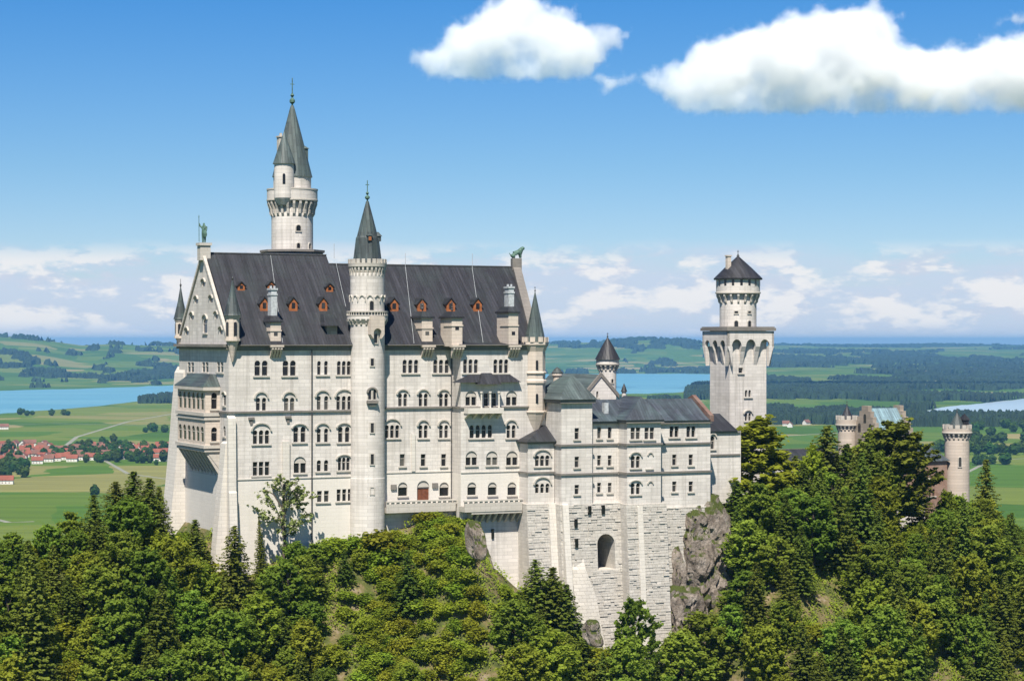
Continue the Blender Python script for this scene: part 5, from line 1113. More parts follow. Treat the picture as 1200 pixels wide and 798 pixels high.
def spruce_crown(seed, H=14.0, Rr=2.5, n=4200, size=.27, wide=1.0, droop=.28):
    r = random.Random(seed); Q = []; z = H * .07; lev = 0
    while z < H * .985:
        t = z / H; L = Rr * wide * (1 - t) ** .72 * r.uniform(.85, 1.15) + .14; nb = max(4, int(9 * (1 - t) + 4)); a0 = r.uniform(0, 6)
        for i in range(nb):
            a = a0 + 2 * PI * i / nb + r.uniform(-.2, .2); Lb = L * r.uniform(.62, 1.18); e = Vector((math.cos(a), math.sin(a), 0)); s = Vector((-e.y, e.x, 0))
            k = max(3, int(Lb / .2))
            for j in range(k):
                f = (j + .4) / k; p = e * Lb * f + Vector((0, 0, z - droop * Lb * f + .22 * Lb * f * f)); wd = .42 * (1 - f) * min(1, Lb / 1.2) + .08
                for _ in range(3):
                    Q.append(quad_at(p + s * r.uniform(-wd, wd) + Vector((0, 0, r.uniform(-.22, .05))), e * .5 + Vector((0, 0, 1.2)) + rand_dir(r) * .7, size * r.uniform(.6, 1.2), r, .62))
        z += .30 + .34 * (1 - t) * H / 14
    if len(Q) > n: Q = r.sample(Q, n)
    return Q
PROTO = {}
def make_proto(key, crown, trunk, H): PROTO[key] = (crown, trunk, H)
for i in range(5):
    Q, b = broad_crown(100 + i, 10, 2.7 + .35 * (i % 3), 10500); make_proto('broad%d' % i, leaf_mesh('crown', Q, M['leaf_mid']), trunk_mesh('trunk', 10, .2, b, .1), 10)
for i in range(3):
    Q, b = broad_crown(200 + i, 9, 2.6 + .3 * i, 9000); make_proto('light%d' % i, leaf_mesh('crown', Q, M['leaf_light']), trunk_mesh('trunk', 9, .17, b, .1), 9)
for i in range(4):
    make_proto('spruce%d' % i, leaf_mesh('crown', spruce_crown(300 + i, 14, 3.1 + .3 * i, 15000, .2), M['needle']), None, 14)
for i in range(2): make_proto('larch%d' % i, leaf_mesh('crown', broad_crown(350 + i, 14, 3.9, 15000, 0, .17, True)[0], M['needle_l']), None, 14)
for i in range(2): make_proto('pine%d' % i, leaf_mesh('crown', broad_crown(370 + i, 14, 3.7, 14000, .12, .17)[0], M['pine']), None, 14)
Q, b = broad_crown(400, 13, 3.9, 1700, .8, .15); make_proto('airy0', leaf_mesh('crown', Q, M['leaf_pale']), trunk_mesh('trunk', 13, .3, b[::1], .1), 13)
Q, b = broad_crown(401, 13, 4.0, 11000, .3, .19); make_proto('pale0', leaf_mesh('crown', Q, M['leaf_mid']), trunk_mesh('trunk', 13, .2, b, .1), 13)
for i in range(3):
    Q, b = broad_crown(500 + i, 3.0, 1.35, 3600, 0, .125); make_proto('bush%d' % i, leaf_mesh('crown', [[(p[0], p[1], p[2] - .35) for p in q] for q in Q], M['bush']), None, 3.0)
m_ = MB(); m_.tube([(0, 0, -1.2), (0, 0, 13.4)], .12, 6); TR = bpy.data.meshes.new('trunk'); TR.from_pydata(m_.v, [], m_.f); TR.materials.append(M['bark'])
NAME = {'broad': 'broadleaf_tree', 'light': 'broadleaf_tree', 'spruce': 'spruce_tree', 'larch': 'larch_tree', 'pine': 'pine_tree', 'airy': 'slender_tree', 'pale': 'broadleaf_tree', 'bush': 'bush'}
N_TREES = 0; PLACED = []
def put_tree(key, u, v, h, H, label, group=None, wide=1.0, seed=None):
    global N_TREES
    H = max(H, 2.0); cr, tr, h0 = PROTO[key]; k = key.rstrip('0123456789'); s = H / h0; r = random.Random(seed if seed is not None else int(u * 131 + v * 977))
    o = bpy.data.objects.new(NAME[k], None); col.objects.link(o); o.location = W(u, v, h - .3); o.rotation_euler = (r.uniform(-.04, .04), r.uniform(-.04, .04), r.uniform(0, 6.28))
    sw = s ** .8 * wide * (1.0 if k != 'bush' else 1.0); o.scale = (sw, sw, s)
    tag(o, label, 'bush' if k == 'bush' else 'tree', group)
    c = bpy.data.objects.new('crown', cr); c.parent = o; col.objects.link(c)
    t = tr if tr is not None else (TR if k != 'bush' else None)
    if t is not None:
        t = bpy.data.objects.new('trunk', t); t.parent = o; col.objects.link(t)
    N_TREES += 1; PLACED.append((to_px(u, v, h + H)[0], u, v, H)); return o
def tree_px(key, x, ytip, v, label, wide=1.0, group=None):
    u, h = on_v(x, ytip, v); g = ground_h(u, v); wide *= 1.25 if key[:5] in ('spruc', 'larch', 'pine0', 'pine1') and wide > .7 else 1.0; return put_tree(key, u, v, g, h - g, label, group, wide)
LIM = [(-60, 640), (0, 632), (60, 620), (85, 606), (105, 588), (128, 568), (145, 556), (185, 570), (198, 610), (215, 628), (232, 610), (250, 660), (277, 622), (300, 662), (318, 636), (360, 626), (400, 624), (440, 622), (458, 616), (480, 606), (505, 600), (540, 612), (556, 650), (575, 680), (600, 685), (618, 668), (628, 655), (655, 660), (680, 692), (697, 745), (712, 745), (722, 705), (742, 705), (765, 705), (772, 745), (785, 755), (800, 745), (820, 712), (842, 680), (852, 590), (870, 520), (895, 520), (908, 560), (930, 535), (950, 516), (970, 510), (1000, 522), (1030, 512), (1050, 500), (1072, 520), (1080, 590), (1104, 596), (1112, 578), (1140, 568), (1165, 575), (1185, 592), (1215, 605), (1300, 620)]
# trees one can pick out
tree_px('spruce2', 154, 548, 5, 'broad dark spruce forming the highest tip above the fields west of the palace', 1.35)
tree_px('spruce3', 136, 560, 3, 'dark spruce just below and beside the highest western tip', 1.3); tree_px('spruce1', 174, 556, 2, 'dense spruce nearest to the white western buttress of the palace', 1.3); tree_px('spruce0', 189, 566, 8, 'narrow dark spruce peeping out behind the western buttress', 1.0)
tree_px('spruce1', 110, 576, 2, 'dark slender spruce whose top stands against the green field', 1.2)
tree_px('broad0', 84, 598, 0, 'rounded mid-green tree on the skyline before the green field', 1.0); tree_px('broad3', 58, 612, -2, 'broad olive tree on the skyline below the red-roofed village', 1.0); tree_px('broad4', 14, 622, -2, 'mid-green tree at the picture edge below the meadow', 1.1)
tree_px('spruce0', 230, 604, -4, 'pointed dark spruce standing against the sunlit western plinth', 1.15); tree_px('spruce3', 277, 611, -5, 'pointed spruce in front of the white corner buttress', 1.0); tree_px('spruce0', 306, 604, -1.6, 'very thin dark blue-green spruce close against the palace wall', .6)
tree_px('airy0', 331, 553, -3, 'airy pale-leaved tree with visible trunk rising against the palace wall', 1.05)
tree_px('broad1', 343, 632, -6, 'dark round tree under the airy pale tree', .95); tree_px('spruce1', 404, 640, -7, 'dark spruce below the palace downpipe', 1.0); tree_px('spruce2', 372, 652, -8, 'second dark spruce beside the round tree under the palace', 1.1)
tree_px('spruce0', 477, 640, -13, 'dark spruce in the middle of the bushy spur', 1.1); tree_px('light0', 420, 640, -6, 'yellow-green tree at the foot of the stair tower wall', 1.0)
tree_px('spruce3', 628, 651, -17, 'tall dark spruce before the annex base, highest of its clump', 1.2); tree_px('spruce1', 646, 660, -18, 'dark spruce second in the clump before the annex base', 1.2); tree_px('spruce2', 666, 680, -20, 'dark spruce at the east side of the clump before the annex base', 1.1); tree_px('spruce0', 610, 690, -19, 'shorter spruce at the west side of the clump before the annex base', 1.0)
tree_px('pale0', 742, 699, -22, 'rounded grey-green tree standing alone before the rough stone base', .78)
tree_px('larch0', 879, 488, 2, 'bright yellow-green conical larch in front of the square tower', 1.6); tree_px('broad2', 803, 738, v4 - 12, 'green tree at the foot of the cliff close to the rough stone base', 1.2); tree_px('broad4', 828, 716, v4 - 11, 'leafy tree hiding the lower middle of the cliff', 1.2); tree_px('broad0', 852, 690, v4 - 8, 'leafy tree at the eastern foot of the cliff', 1.25); tree_px('spruce2', 866, 560, -6, 'dark tree mass under the bright larch', 1.4)
tree_px('spruce3', 914, 552, 1, 'dark spruce between the bright larch and the tallest spruce', 1.2); tree_px('spruce1', 934, 530, 3, 'slim olive spruce just west of the tallest spruce', 1.1); tree_px('spruce3', 969, 494, 0, 'tallest dark spruce in the wood east of the square tower', 1.35); tree_px('larch1', 950, 520, -4, 'olive-green larch beside the tallest spruce', .8); tree_px('spruce1', 992, 516, -2, 'dark spruce in front of the small battlemented turret', 1.25)
tree_px('pine0', 1050, 492, -3, 'big spreading dark pine before the pale blue gatehouse roof', 1.15); tree_px('spruce2', 1020, 516, -7, 'full dark spruce next to the big spreading pine', 1.2); tree_px('spruce0', 1006, 510, 3, 'dark conifer rising just before the small battlemented turret', .9); tree_px('pine0', 1037, 503, 1, 'dark ragged pine covering the lower part of the stepped gable', 1.0); tree_px('broad1', 1124, 578, -3, 'green leafy tree right below the round gate tower', 1.1); tree_px('spruce2', 940, 540, -6, 'dark full spruce on the slope below the ragged olive pine', 1.2)
tree_px('spruce1', 1078, 528, 6, 'slim dark conifer between the gatehouse gable and the round gate tower', .8)
tree_px('spruce0', 1154, 534, 8, 'dark spruce standing alone just east of the round gate tower', 1.0); tree_px('spruce2', 1190, 622, -8, 'dark spruce on the slope at the eastern picture edge', 1.2); tree_px('spruce3', 1172, 600, -4, 'dark spruce below the round gate tower', 1.1); tree_px('light1', 1110, 574, -4, 'rusty-tinged yellow tree in front of the brick gate wing', .8)
# bushes on the spur
KEEP = [(548, 586, 628, 748, -7)]
rb_ = random.Random(9); nb_ = 0
while nb_ < 125:
    x = rb_.uniform(425, 600); v = rb_.uniform(-27, -2.6); u, _ = on_v(x, 620, v)
    if v > front_v(u) - 1.0: continue
    g = ground_h(u, v); H = rb_.uniform(1.1, 2.9); py = to_px(u, v, g)[1]
    if py > 800 or to_px(u, v, g + H)[1] < lerp_table([(425, 632), (452, 630), (470, 612), (500, 594), (530, 596), (552, 606), (562, 640), (600, 690)], x): continue
    if any(r0 < x < r1 and q0_ < py < q1_ for r0, r1, q0_, q1_, vr in KEEP) and (x - 548) > (py - 628) * .2 - 3: continue
    if any((u - a) ** 2 + (v - b) ** 2 < 1.7 for _, a, b, c in PLACED[-nb_:] if nb_): continue
    put_tree('bush%d' % rb_.randrange(3), u, v, g, H, 'leafy yellow-green bush on the spur below the terrace', 'bushes on the spur', rb_.uniform(1.0, 1.6)); nb_ += 1
for i, (x, y, v) in enumerate(((203, 622, 1.5), (214, 632, -2.2), (226, 640, -2.8), (392, 628, -2.4), (412, 626, -2.6), (434, 622, -2.6), (447, 618, -4))):
    tree_px('bush%d' % (i % 3), x, y, v, 'leafy bush pressed against the foot of the palace wall', 1.5, 'bushes at the foot of the palace wall')
# the rest of the wood
ZONES = [(200, 'below the western fields and lake'), (450, 'on the slope under the palace front'), (690, 'on the spur under the terrace'), (850, 'at the foot of the rough stone base'), (1030, 'in the wood under the square tower'), (9999, 'on the slope below the gatehouse')]
KIND = {'broad': 'mid-green broadleaf tree', 'light': 'yellow-green broadleaf tree', 'spruce': 'dark pointed spruce', 'bush': 'low leafy bush'}
KEEP += [(958, 1000, 672, 716, -17), (380, 394, 712, 740, -11), (556, 580, 640, 730, -8), (1054, 1085, 588, 606, 20), (1092, 1112, 775, 798, -26), (496, 508, 752, 775, -17)]
rw_ = random.Random(5); tries = 0; nfill = 0
while tries < 9000 and nfill < 250:
    tries += 1
    x = rw_.uniform(-40, 1240); v = rw_.uniform(-40, 7) if (x < 195 or x > 850) else rw_.uniform(-36, -4)
    u, _ = on_v(x, 650, v)
    if v > front_v(u) - 1.5 and (0 < u < u4 + 4): continue
    g = ground_h(u, v); py = to_px(u, v, g)[1]
    if py > 868: continue
    big = rw_.random(); H = (rw_.uniform(6, 11.5) if big < .75 else rw_.uniform(10, 15)) * (1.2 if x > 850 else 1.0)
    if 440 < x < 575 and py < 735: H = min(H, 3.2 if rw_.random() < .75 else 8)
    spr = rw_.random() < (.38 if x < 690 else .52)
    if spr: H *= 1.4
    wpx = (9 if spr else 20)
    lim = max(lerp_table(LIM, x + d) for d in (-wpx, 0, wpx)) + rw_.uniform(0, 22)
    Hm = to_px(u, v, g)[1] - lim; D = xy(u, v).y; Hm *= D / F
    H = min(H, Hm)
    if H < 2.4: continue
    xb, yb_ = to_px(u, v, g); yt_ = to_px(u, v, g + H)[1]
    if any(xb + 15 > r0 and xb - 15 < r1 and yt_ < q1_ and yb_ > q0_ and v < vr for r0, r1, q0_, q1_, vr in KEEP): continue
    if any((u - a) ** 2 + (v - b) ** 2 < ((1.7 + .085 * (H + c)) * (1.3 if 385 < x < 600 else 1)) ** 2 for _, a, b, c in PLACED): continue
    if rw_.random() < .12: H = min(H, rw_.uniform(2.6, 4.5))
    if H < 4.6: key = 'bush%d' % rw_.randrange(3)
    elif spr: key = 'spruce%d' % rw_.randrange(4)
    else: key = ('broad%d' % rw_.randrange(5)) if rw_.random() < (.72 if not 380 < x < 700 else .5) else 'light%d' % rw_.randrange(3)
    k = key.rstrip('0123456789'); zone = next(z for lim_, z in ZONES if x < lim_)
    put_tree(key, u, v, g, H, KIND[k] + ' ' + zone, KIND[k] + 's ' + zone, rw_.uniform(.95, 1.25) if not spr else 1.1); nfill += 1
# low bushes in the gaps between the trees
nb2 = 0; tries = 0
while nb2 < 165 and tries < 30000:
    tries += 1; x = rw_.uniform(-30, 1230); v = rw_.uniform(-36, 4); u, _ = on_v(x, 650, v)
    if v > front_v(u) - 1.2 and -1 < u < u4 + 3: continue
    g = ground_h(u, v); H = rw_.uniform(1.6, 3.6); xb, yb_ = to_px(u, v, g)
    if yb_ > 815 or to_px(u, v, g + H)[1] < lerp_table(LIM, xb) + 4: continue
    if any(xb + 10 > r0 and xb - 10 < r1 and yb_ - 22 < q1_ and yb_ > q0_ and v < vr for r0, r1, q0_, q1_, vr in KEEP): continue
    if any((u - a) ** 2 + (v - b) ** 2 < (1.5 + .05 * c) ** 2 for _, a, b, c in PLACED): continue
    zone = next(z for lim_, z in ZONES if x < lim_); put_tree('bush%d' % rw_.randrange(3), u, v, g, H, KIND['bush'] + ' ' + zone, KIND['bush'] + 's ' + zone, rw_.uniform(1.1, 1.6)); nb2 += 1
print('trees', N_TREES, 'gap bushes', nb2, 'fill', nfill, 'tries', tries)
# low undergrowth over the slope
ru = random.Random(77); Q = []
while len(Q) < 80000:
    x = ru.uniform(-50, 1250); v = ru.uniform(-38, 9); u, _ = on_v(x, 650, v)
    if v > front_v(u) - .4 and 0 < u < u4 + 2: continue
    g = ground_h(u, v); py = to_px(u, v, g)[1]
    if py > 850: continue
    nz = noise.noise(Vector((u * .22, v * .22, 3)))
    if nz < -.12: continue
    for _ in range(22):
        a, b = u + ru.gauss(0, .45), v + ru.gauss(0, .45); hgt = ru.uniform(0, .9) * (1 + nz)
        Q.append(quad_at(W(a, b, ground_h(a, b) + hgt + .1), Vector((0, -.5, 1)) + rand_dir(ru) * .8, ru.uniform(.07, .17), ru))
ug = bpy.data.objects.new('undergrowth', leaf_mesh('undergrowth', Q, M['bush'])); col.objects.link(ug); tag(ug, 'tangled green and brown undergrowth covering the slope', 'undergrowth', None, 'stuff')
# ================================================================ VALLEY, LAKES, HILLS
def gp(px, py, z=0.0):
    D = (CAMZ - z) * F / (py - CY); return Vector(((px - CX) / F * D, D, z))
CREST = [(-500, 190), (-100, 186), (0, 181), (40, 172), (70, 150), (95, 132), (130, 140), (160, 132), (205, 128), (420, 130), (600, 138), (650, 146), (700, 160), (735, 176), (765, 180), (800, 168), (835, 142), (900, 118), (960, 108), (1200, 100), (1700, 95)]
def hill_z(X, Y):
    """rolling moraine hills beyond the lakes"""
    D = math.hypot(X, Y); px = CX + F * X / max(Y, 1); E = lerp_table(CREST, px)
    left = 1 - sstep(830, 930, px); sl = lerp_table([(0, 8100), (205, 8200), (420, 9800), (640, 11300), (830, 11300)], px); s0 = sl * left + 6800 * (1 - left); s1 = (sl + 4300) * left + 21000 * (1 - left)
    r = sstep(s0, s1, D); z = E * r
    z += 24 * r * noise.noise(Vector((X / 1500, Y / 1900, 0))) + 10 * r * noise.noise(Vector((X / 500, Y / 700, 4))) - 16 * r * (1 - sstep(s1 * .8, s1, D))
    z *= 1 - .6 * sstep(s1 * 1.05, s1 * 1.6, D)
    return z
def valley_material():
    m, nt, b = new_mat('valley_fields', 0.95); b.inputs['Specular IOR Level'].default_value = 0.05
    g = nt.nodes.new('ShaderNodeNewGeometry'); mp = nt.nodes.new('ShaderNodeMapping'); mp.inputs['Scale'].default_value = (1 / 240, 1 / 210, 0); mp.inputs['Rotation'].default_value = (0, 0, .35); nt.links.new(g.outputs['Position'], mp.inputs[0])
    wn = nd(nt, 'ShaderNodeTexNoise', Scale=2.0, Detail=2.0); nt.links.new(mp.outputs[0], wn.inputs['Vector'])
    wm_ = mixc(nt, .12, mp.outputs[0], wn.outputs['Color'], 'ADD')
    vo = nd(nt, 'ShaderNodeTexVoronoi', Scale=1.0); nt.links.new(wm_, vo.inputs['Vector'])
    sp = nt.nodes.new('ShaderNodeSeparateColor'); nt.links.new(vo.outputs['Color'], sp.inputs[0])
    c = ramp(nt, sp.outputs[0], [(.0, (.062,.122,.014)), (.25, (.048,.102,.011)), (.5, (.085,.135,.018)), (.7, (.115,.150,.026)), (.86, (.175,.172,.056)), (.95, (.22,.19,.08))]); nt.nodes[-1].color_ramp.interpolation = 'CONSTANT' if hasattr(nt.nodes[-1], 'color_ramp') else None
    mp2 = nt.nodes.new('ShaderNodeMapping'); mp2.inputs['Scale'].default_value = (1 / 260, 1 / 22, 0); mp2.inputs['Rotation'].default_value = (0, 0, .06); nt.links.new(g.outputs['Position'], mp2.inputs[0])
    n = nd(nt, 'ShaderNodeTexNoise', Scale=1.0, Detail=5.0, Roughness=.6); nt.links.new(mp2.outputs[0], n.inputs['Vector'])
    st = ramp(nt, n.outputs['Fac'], [(.35, (.78, .80, .78)), (.65, (1.2, 1.18, 1.15))])
    c = mixc(nt, 1.0, c, st, 'MULTIPLY'); nt.links.new(c, b.inputs['Base Color'])
    return m
M['valley'] = valley_material()
def no_nan(): pass
NC, NR = 560, 220
cols = [-620 + 2440 * i / (NC - 1) for i in range(NC)]; rows = [700 * (45000 / 700) ** (j / (NR - 1)) for j in range(NR)]
V = [((x - CX) / F * D, D, hill_z((x - CX) / F * D, D)) for D in rows for x in cols]
Fc = [(j * NC + i, j * NC + i + 1, (j + 1) * NC + i + 1, (j + 1) * NC + i) for j in range(NR - 1) for i in range(NC - 1)]
me = bpy.data.meshes.new('valley_floor'); me.from_pydata(V, [], Fc); me.polygons.foreach_set('use_smooth', [True] * len(Fc)); me.materials.append(M['valley'])
vf_ = bpy.data.objects.new('valley_floor', me); col.objects.link(vf_); tag(vf_, kind='structure')
gm_ = bpy.data.meshes.new('ground'); gm_.from_pydata([(-64000, -3000, -.8), (64000, -3000, -.8), (64000, 46000, -.8), (-64000, 46000, -.8)], [], [(0, 1, 2, 3)]); gm_.materials.append(M['valley'])
go = bpy.data.objects.new('ground', gm_); col.objects.link(go); tag(go, kind='structure')
# --- lakes
wmat, wnt, wb_ = new_mat('turquoise_water', .3); wb_.inputs['Base Color'].default_value = (.075, .30, .37, 1); wb_.inputs['Specular IOR Level'].default_value = .5
g = wnt.nodes.new('ShaderNodeNewGeometry'); mp = wnt.nodes.new('ShaderNodeMapping'); mp.inputs['Scale'].default_value = (1 / 900, 1 / 160, 0); wnt.links.new(g.outputs['Position'], mp.inputs[0])
n = nd(wnt, 'ShaderNodeTexNoise', Scale=1.0, Detail=4.0); wnt.links.new(mp.outputs[0], n.inputs['Vector']); wnt.links.new(ramp(wnt, n.outputs['Fac'], [(.35, (.10, .27, .33)), (.65, (.16, .34, .38))]), wb_.inputs['Base Color'])
def wavy(pts, seed, amp=1.2, n=7):
    r = random.Random(seed); out = []
    for (a, b), (c, d) in zip(pts, pts[1:] + pts[:1]):
        for k in range(n): t = k / n; out.append((a + (c - a) * t, b + (d - b) * t + (r.uniform(-amp, amp) * .5 if k else 0)))
    return out
wmat2 = plain_mat('sky_pale_water', (.34, .42, .46), .3, .12, .001)  # sky reflection on the second lake put into its base colour
def lake(pts, seed, z=.3, amp=1.2):
    P = [gp(x, y) for x, y in wavy(pts, seed, amp)]; tri = tessellate_polygon([[Vector((p.x, p.y, 0)) for p in P]])
    me = bpy.data.meshes.new('lake'); me.from_pydata([(p.x, p.y, z) for p in P], [], [tuple(t) for t in tri]); me.materials.append(wmat if seed == 60 else wmat2)
    o = bpy.data.objects.new('lake', me); col.objects.link(o); tag(o, kind='structure'); return P
LAKES = [[(-620, 520), (-120, 496), (0, 485), (60, 480.5), (120, 475.5), (205, 465.5), (420, 464), (640, 462.5), (760, 461.5), (800, 459.5), (806, 455), (832, 450), (860, 444), (850, 439), (800, 437.8), (640, 438.5), (420, 444), (205, 451.5), (100, 455.5), (0, 458), (-120, 461), (-620, 470)],
         [(1086, 481), (1100, 486.5), (1150, 488), (1260, 484), (1330, 476), (1330, 462), (1200, 467), (1150, 473), (1110, 476.5)]]
for i, l in enumerate(LAKES): lake(l, 60 + i, amp=.8)
def inside(px, py, poly):
    c = False
    for (a, b), (d, e) in zip(poly, poly[1:] + poly[:1]):
        if (b > py) != (e > py) and px < (d - a) * (py - b) / (e - b) + a: c = not c
    return c
# --- woods and hedges out in the valley: one mass each kind of distance
M['far_leaf'] = plain_mat('far_canopy', (.014, .028, .009), .95, .45, .012)
def wood_density(px, py, X, Y, D, z):
    """how wooded a spot is, -1 .. 1"""
    nz = noise.fractal(Vector((X / 900, Y / 1500, 1.7)), 1.0, 2.0, 4) + .45 * noise.noise(Vector((X / 170, Y / 420, 7))) + .25 * noise.noise(Vector((X / 80, Y / 200, 9)))
    flat = CY + CAMZ * F / D
    if any(inside(px, flat, l) for l in LAKES) and D < 12500: return -1
    if px < 230:
        if flat > 487: return -1
        if flat > 462: return -1 if px < 160 else (nz + .75 if 461 < flat < 473 else -1)
        return .35 * nz - .12 + .85 * noise.noise(Vector((X / 120, Y / 260, 5))) + .45 * noise.noise(Vector((X / 330, Y / 420, 2.2)))
    if px < 860:
        if flat > 462: return nz + .2 if px > 800 and flat < 470 else nz - .35
        return .4 * nz - .02 + .7 * noise.noise(Vector((X / 140, Y / 320, 5))) + .5 * noise.noise(Vector((X / 330, Y / 420, 2.2)))
    if flat > 545: return -1
    if flat > 500: return nz * .8 - .22 + (.5 if 505 < flat < 512 or 527 < flat < 533 else 0)
    if flat > 484: return nz + ((.3 if flat > 490 else -.5) if px > 1075 else .05)
    if flat > 474: return nz - .02
    if flat > 459: return nz - .35 if not (px > 1075 and flat < 464) else nz - .6
    if flat > 428: return .6 * nz + .07 + .7 * noise.noise(Vector((X / 190, Y / 520, 5)))
    if flat > 419: return nz - .22
    return nz + .12
wr = random.Random(31)
def canopy(name, d0, d1, ncol, nrow, x0, x1, hgt, label):
    cs = [x0 + (x1 - x0) * i / (ncol - 1) for i in range(ncol)]; rs = [d0 * (d1 / d0) ** (j / (nrow - 1)) for j in range(nrow)]
    idx = {}; V = []; Fc = []; Mk = {}
    for j, D in enumerate(rs):
        for i, x in enumerate(cs):
            xx = x + wr.uniform(-.4, .4) * (x1 - x0) / ncol; dd = D * (1 + wr.uniform(-.35, .35) * (math.log(d1 / d0) / nrow)); X = (xx - CX) / F * dd
            z = hill_z(X, dd); dn = wood_density(xx, 0, X, dd, dd, z)
            if dn > -.02: Mk[(i, j)] = (X, dd, z, dn)
    for (i, j), (X, Y, z, dn) in Mk.items():
        edge = min(1, max(0, dn + .02) / .06); h = hgt * (.35 + .65 * edge) * wr.uniform(.55, 1.12)
        if not all(q in Mk for q in ((i - 1, j), (i + 1, j), (i, j - 1), (i, j + 1))): h = -1.0
        idx[(i, j)] = len(V); V.append((X, Y, z + h))
    for (i, j) in Mk:
        q = [(i, j), (i + 1, j), (i + 1, j + 1), (i, j + 1)]
        if all(k in idx for k in q): Fc.append(tuple(idx[k] for k in q))
    me = bpy.data.meshes.new(name); me.from_pydata(V, [], Fc); me.materials.append(M['far_leaf']); o = bpy.data.objects.new(name, me); col.objects.link(o); tag(o, label, 'forest', None, 'stuff'); print(name, len(Fc))
canopy('far_forest', 4200, 9500, 1080, 170, -440, 1640, 20, 'dark blue-green woods between fields beyond the castle')
canopy('hill_forest', 9500, 30000, 860, 130, -440, 1640, 26, 'hazy blue forest covering the distant hills')
# --- single trees and hedges of the plain
fm = leaf_material('meadow_leaves', (.03, .058, .012), (.075, .115, .022), .02)
def lump(seed, n=260):
    r = random.Random(seed); Q = []
    for _ in range(n):
        d = rand_dir(r); Q.append(quad_at(Vector((0, 0, 6)) + Vector((d.x * 4.6, d.y * 4.6, d.z * 5.6)) * r.random() ** .3 * (1 + .3 * noise.noise(d * 2 + Vector((seed, 0, 0)))), d + rand_dir(r) * .5, r.uniform(.8, 1.5), r))
    return leaf_mesh('crown', Q, fm)
LUMP = [lump(900 + i) for i in range(3)]; lt = MB(); lt.tube([(0, 0, -.5), (0, 0, 6)], .5, 5); LT = bpy.data.meshes.new('trunk'); LT.from_pydata(lt.v, [], lt.f); LT.materials.append(M['bark'])
def meadow_tree(px, py, H, label, group, wide=1.0):
    p = gp(px, py); o = bpy.data.objects.new('meadow_tree', None); col.objects.link(o); o.location = (p.x, p.y, -.1); s = H / 11.5; o.scale = (s * wide, s * wide, s); o.rotation_euler = (0, 0, wr.uniform(0, 6)); tag(o, label, 'tree', group)
    for me_ in (LUMP[wr.randrange(3)], LT): c = bpy.data.objects.new(me_.name.split('.')[0], me_); c.parent = o; col.objects.link(c)
for i in range(125):
    x = wr.choice([wr.uniform(0, 35), wr.uniform(60, 205), wr.uniform(95, 150), wr.uniform(0, 205)]); y = wr.uniform(525, 543) if x > 35 else wr.choice([wr.uniform(526, 545), wr.uniform(548, 562)])
    meadow_tree(x, y, wr.uniform(9, 17), 'small dark tree among the red roofs of the village', 'trees in the village')
for x, y, H, l in ((111, 582, 13, 'lone round tree out on the lower green meadow'), (183, 545, 8, 'single small tree in the field east of the village'), (133, 519, 15, 'dark tall tree behind the village roofs'), (120, 521, 13, 'dark broad tree behind the village roofs')): meadow_tree(x, y, H, l, None)
for i in range(64):
    t = i / 63; meadow_tree(wr.uniform(1135, 1215) if i % 2 else 985 + 230 * t, (wr.choice((497, 503, 508, 519, 545)) + wr.uniform(-2, 2)) if i % 2 else 531 + wr.uniform(-2, 2), wr.uniform(11, 19), 'dark tree in the hedgerows beyond the gatehouse', 'hedgerow trees beyond the gatehouse', 1.25)
for i in range(16): meadow_tree(wr.uniform(168, 206) if i % 2 else wr.uniform(8, 90), wr.uniform(503, 508) if i % 2 else wr.uniform(483.5, 488), wr.uniform(10, 16), 'small tree in the rows between village and lake shore', 'trees between village and lake', 1.3)
# --- pale farm roads
rdm = plain_mat('pale_gravel', (.22, .22, .17), .9, .15, .05)
def road(pts, wd):
    P = [gp(x, y) for x, y in pts]; V = []; Fc = []
    for i, p in enumerate(P):
        d = (P[min(i + 1, len(P) - 1)] - P[max(i - 1, 0)]); n_ = Vector((-d.y, d.x, 0)).normalized() * wd / 2; V += [(p.x + n_.x, p.y + n_.y, .12), (p.x - n_.x, p.y - n_.y, .12)]
        if i: Fc.append((2 * i - 2, 2 * i - 1, 2 * i + 1, 2 * i))
    me = bpy.data.meshes.new('road'); me.from_pydata(V, [], Fc); me.materials.append(rdm); o = bpy.data.objects.new('road', me); col.objects.link(o); tag(o, kind='structure')
for pts, wd in (([(-40, 545), (20, 541), (70, 536), (120, 538), (215, 539)], 9), ([(-40, 600), (10, 612), (40, 611)], 7), ([(60, 536), (90, 512), (150, 494), (230, 480)], 8), ([(-30, 500), (60, 496), (230, 500)], 7), ([(120, 538), (150, 555), (230, 566)], 6), ([(900, 512), (1000, 506), (1100, 497), (1260, 494)], 9), ([(1120, 560), (1160, 540), (1260, 533)], 6)): road(pts, wd)
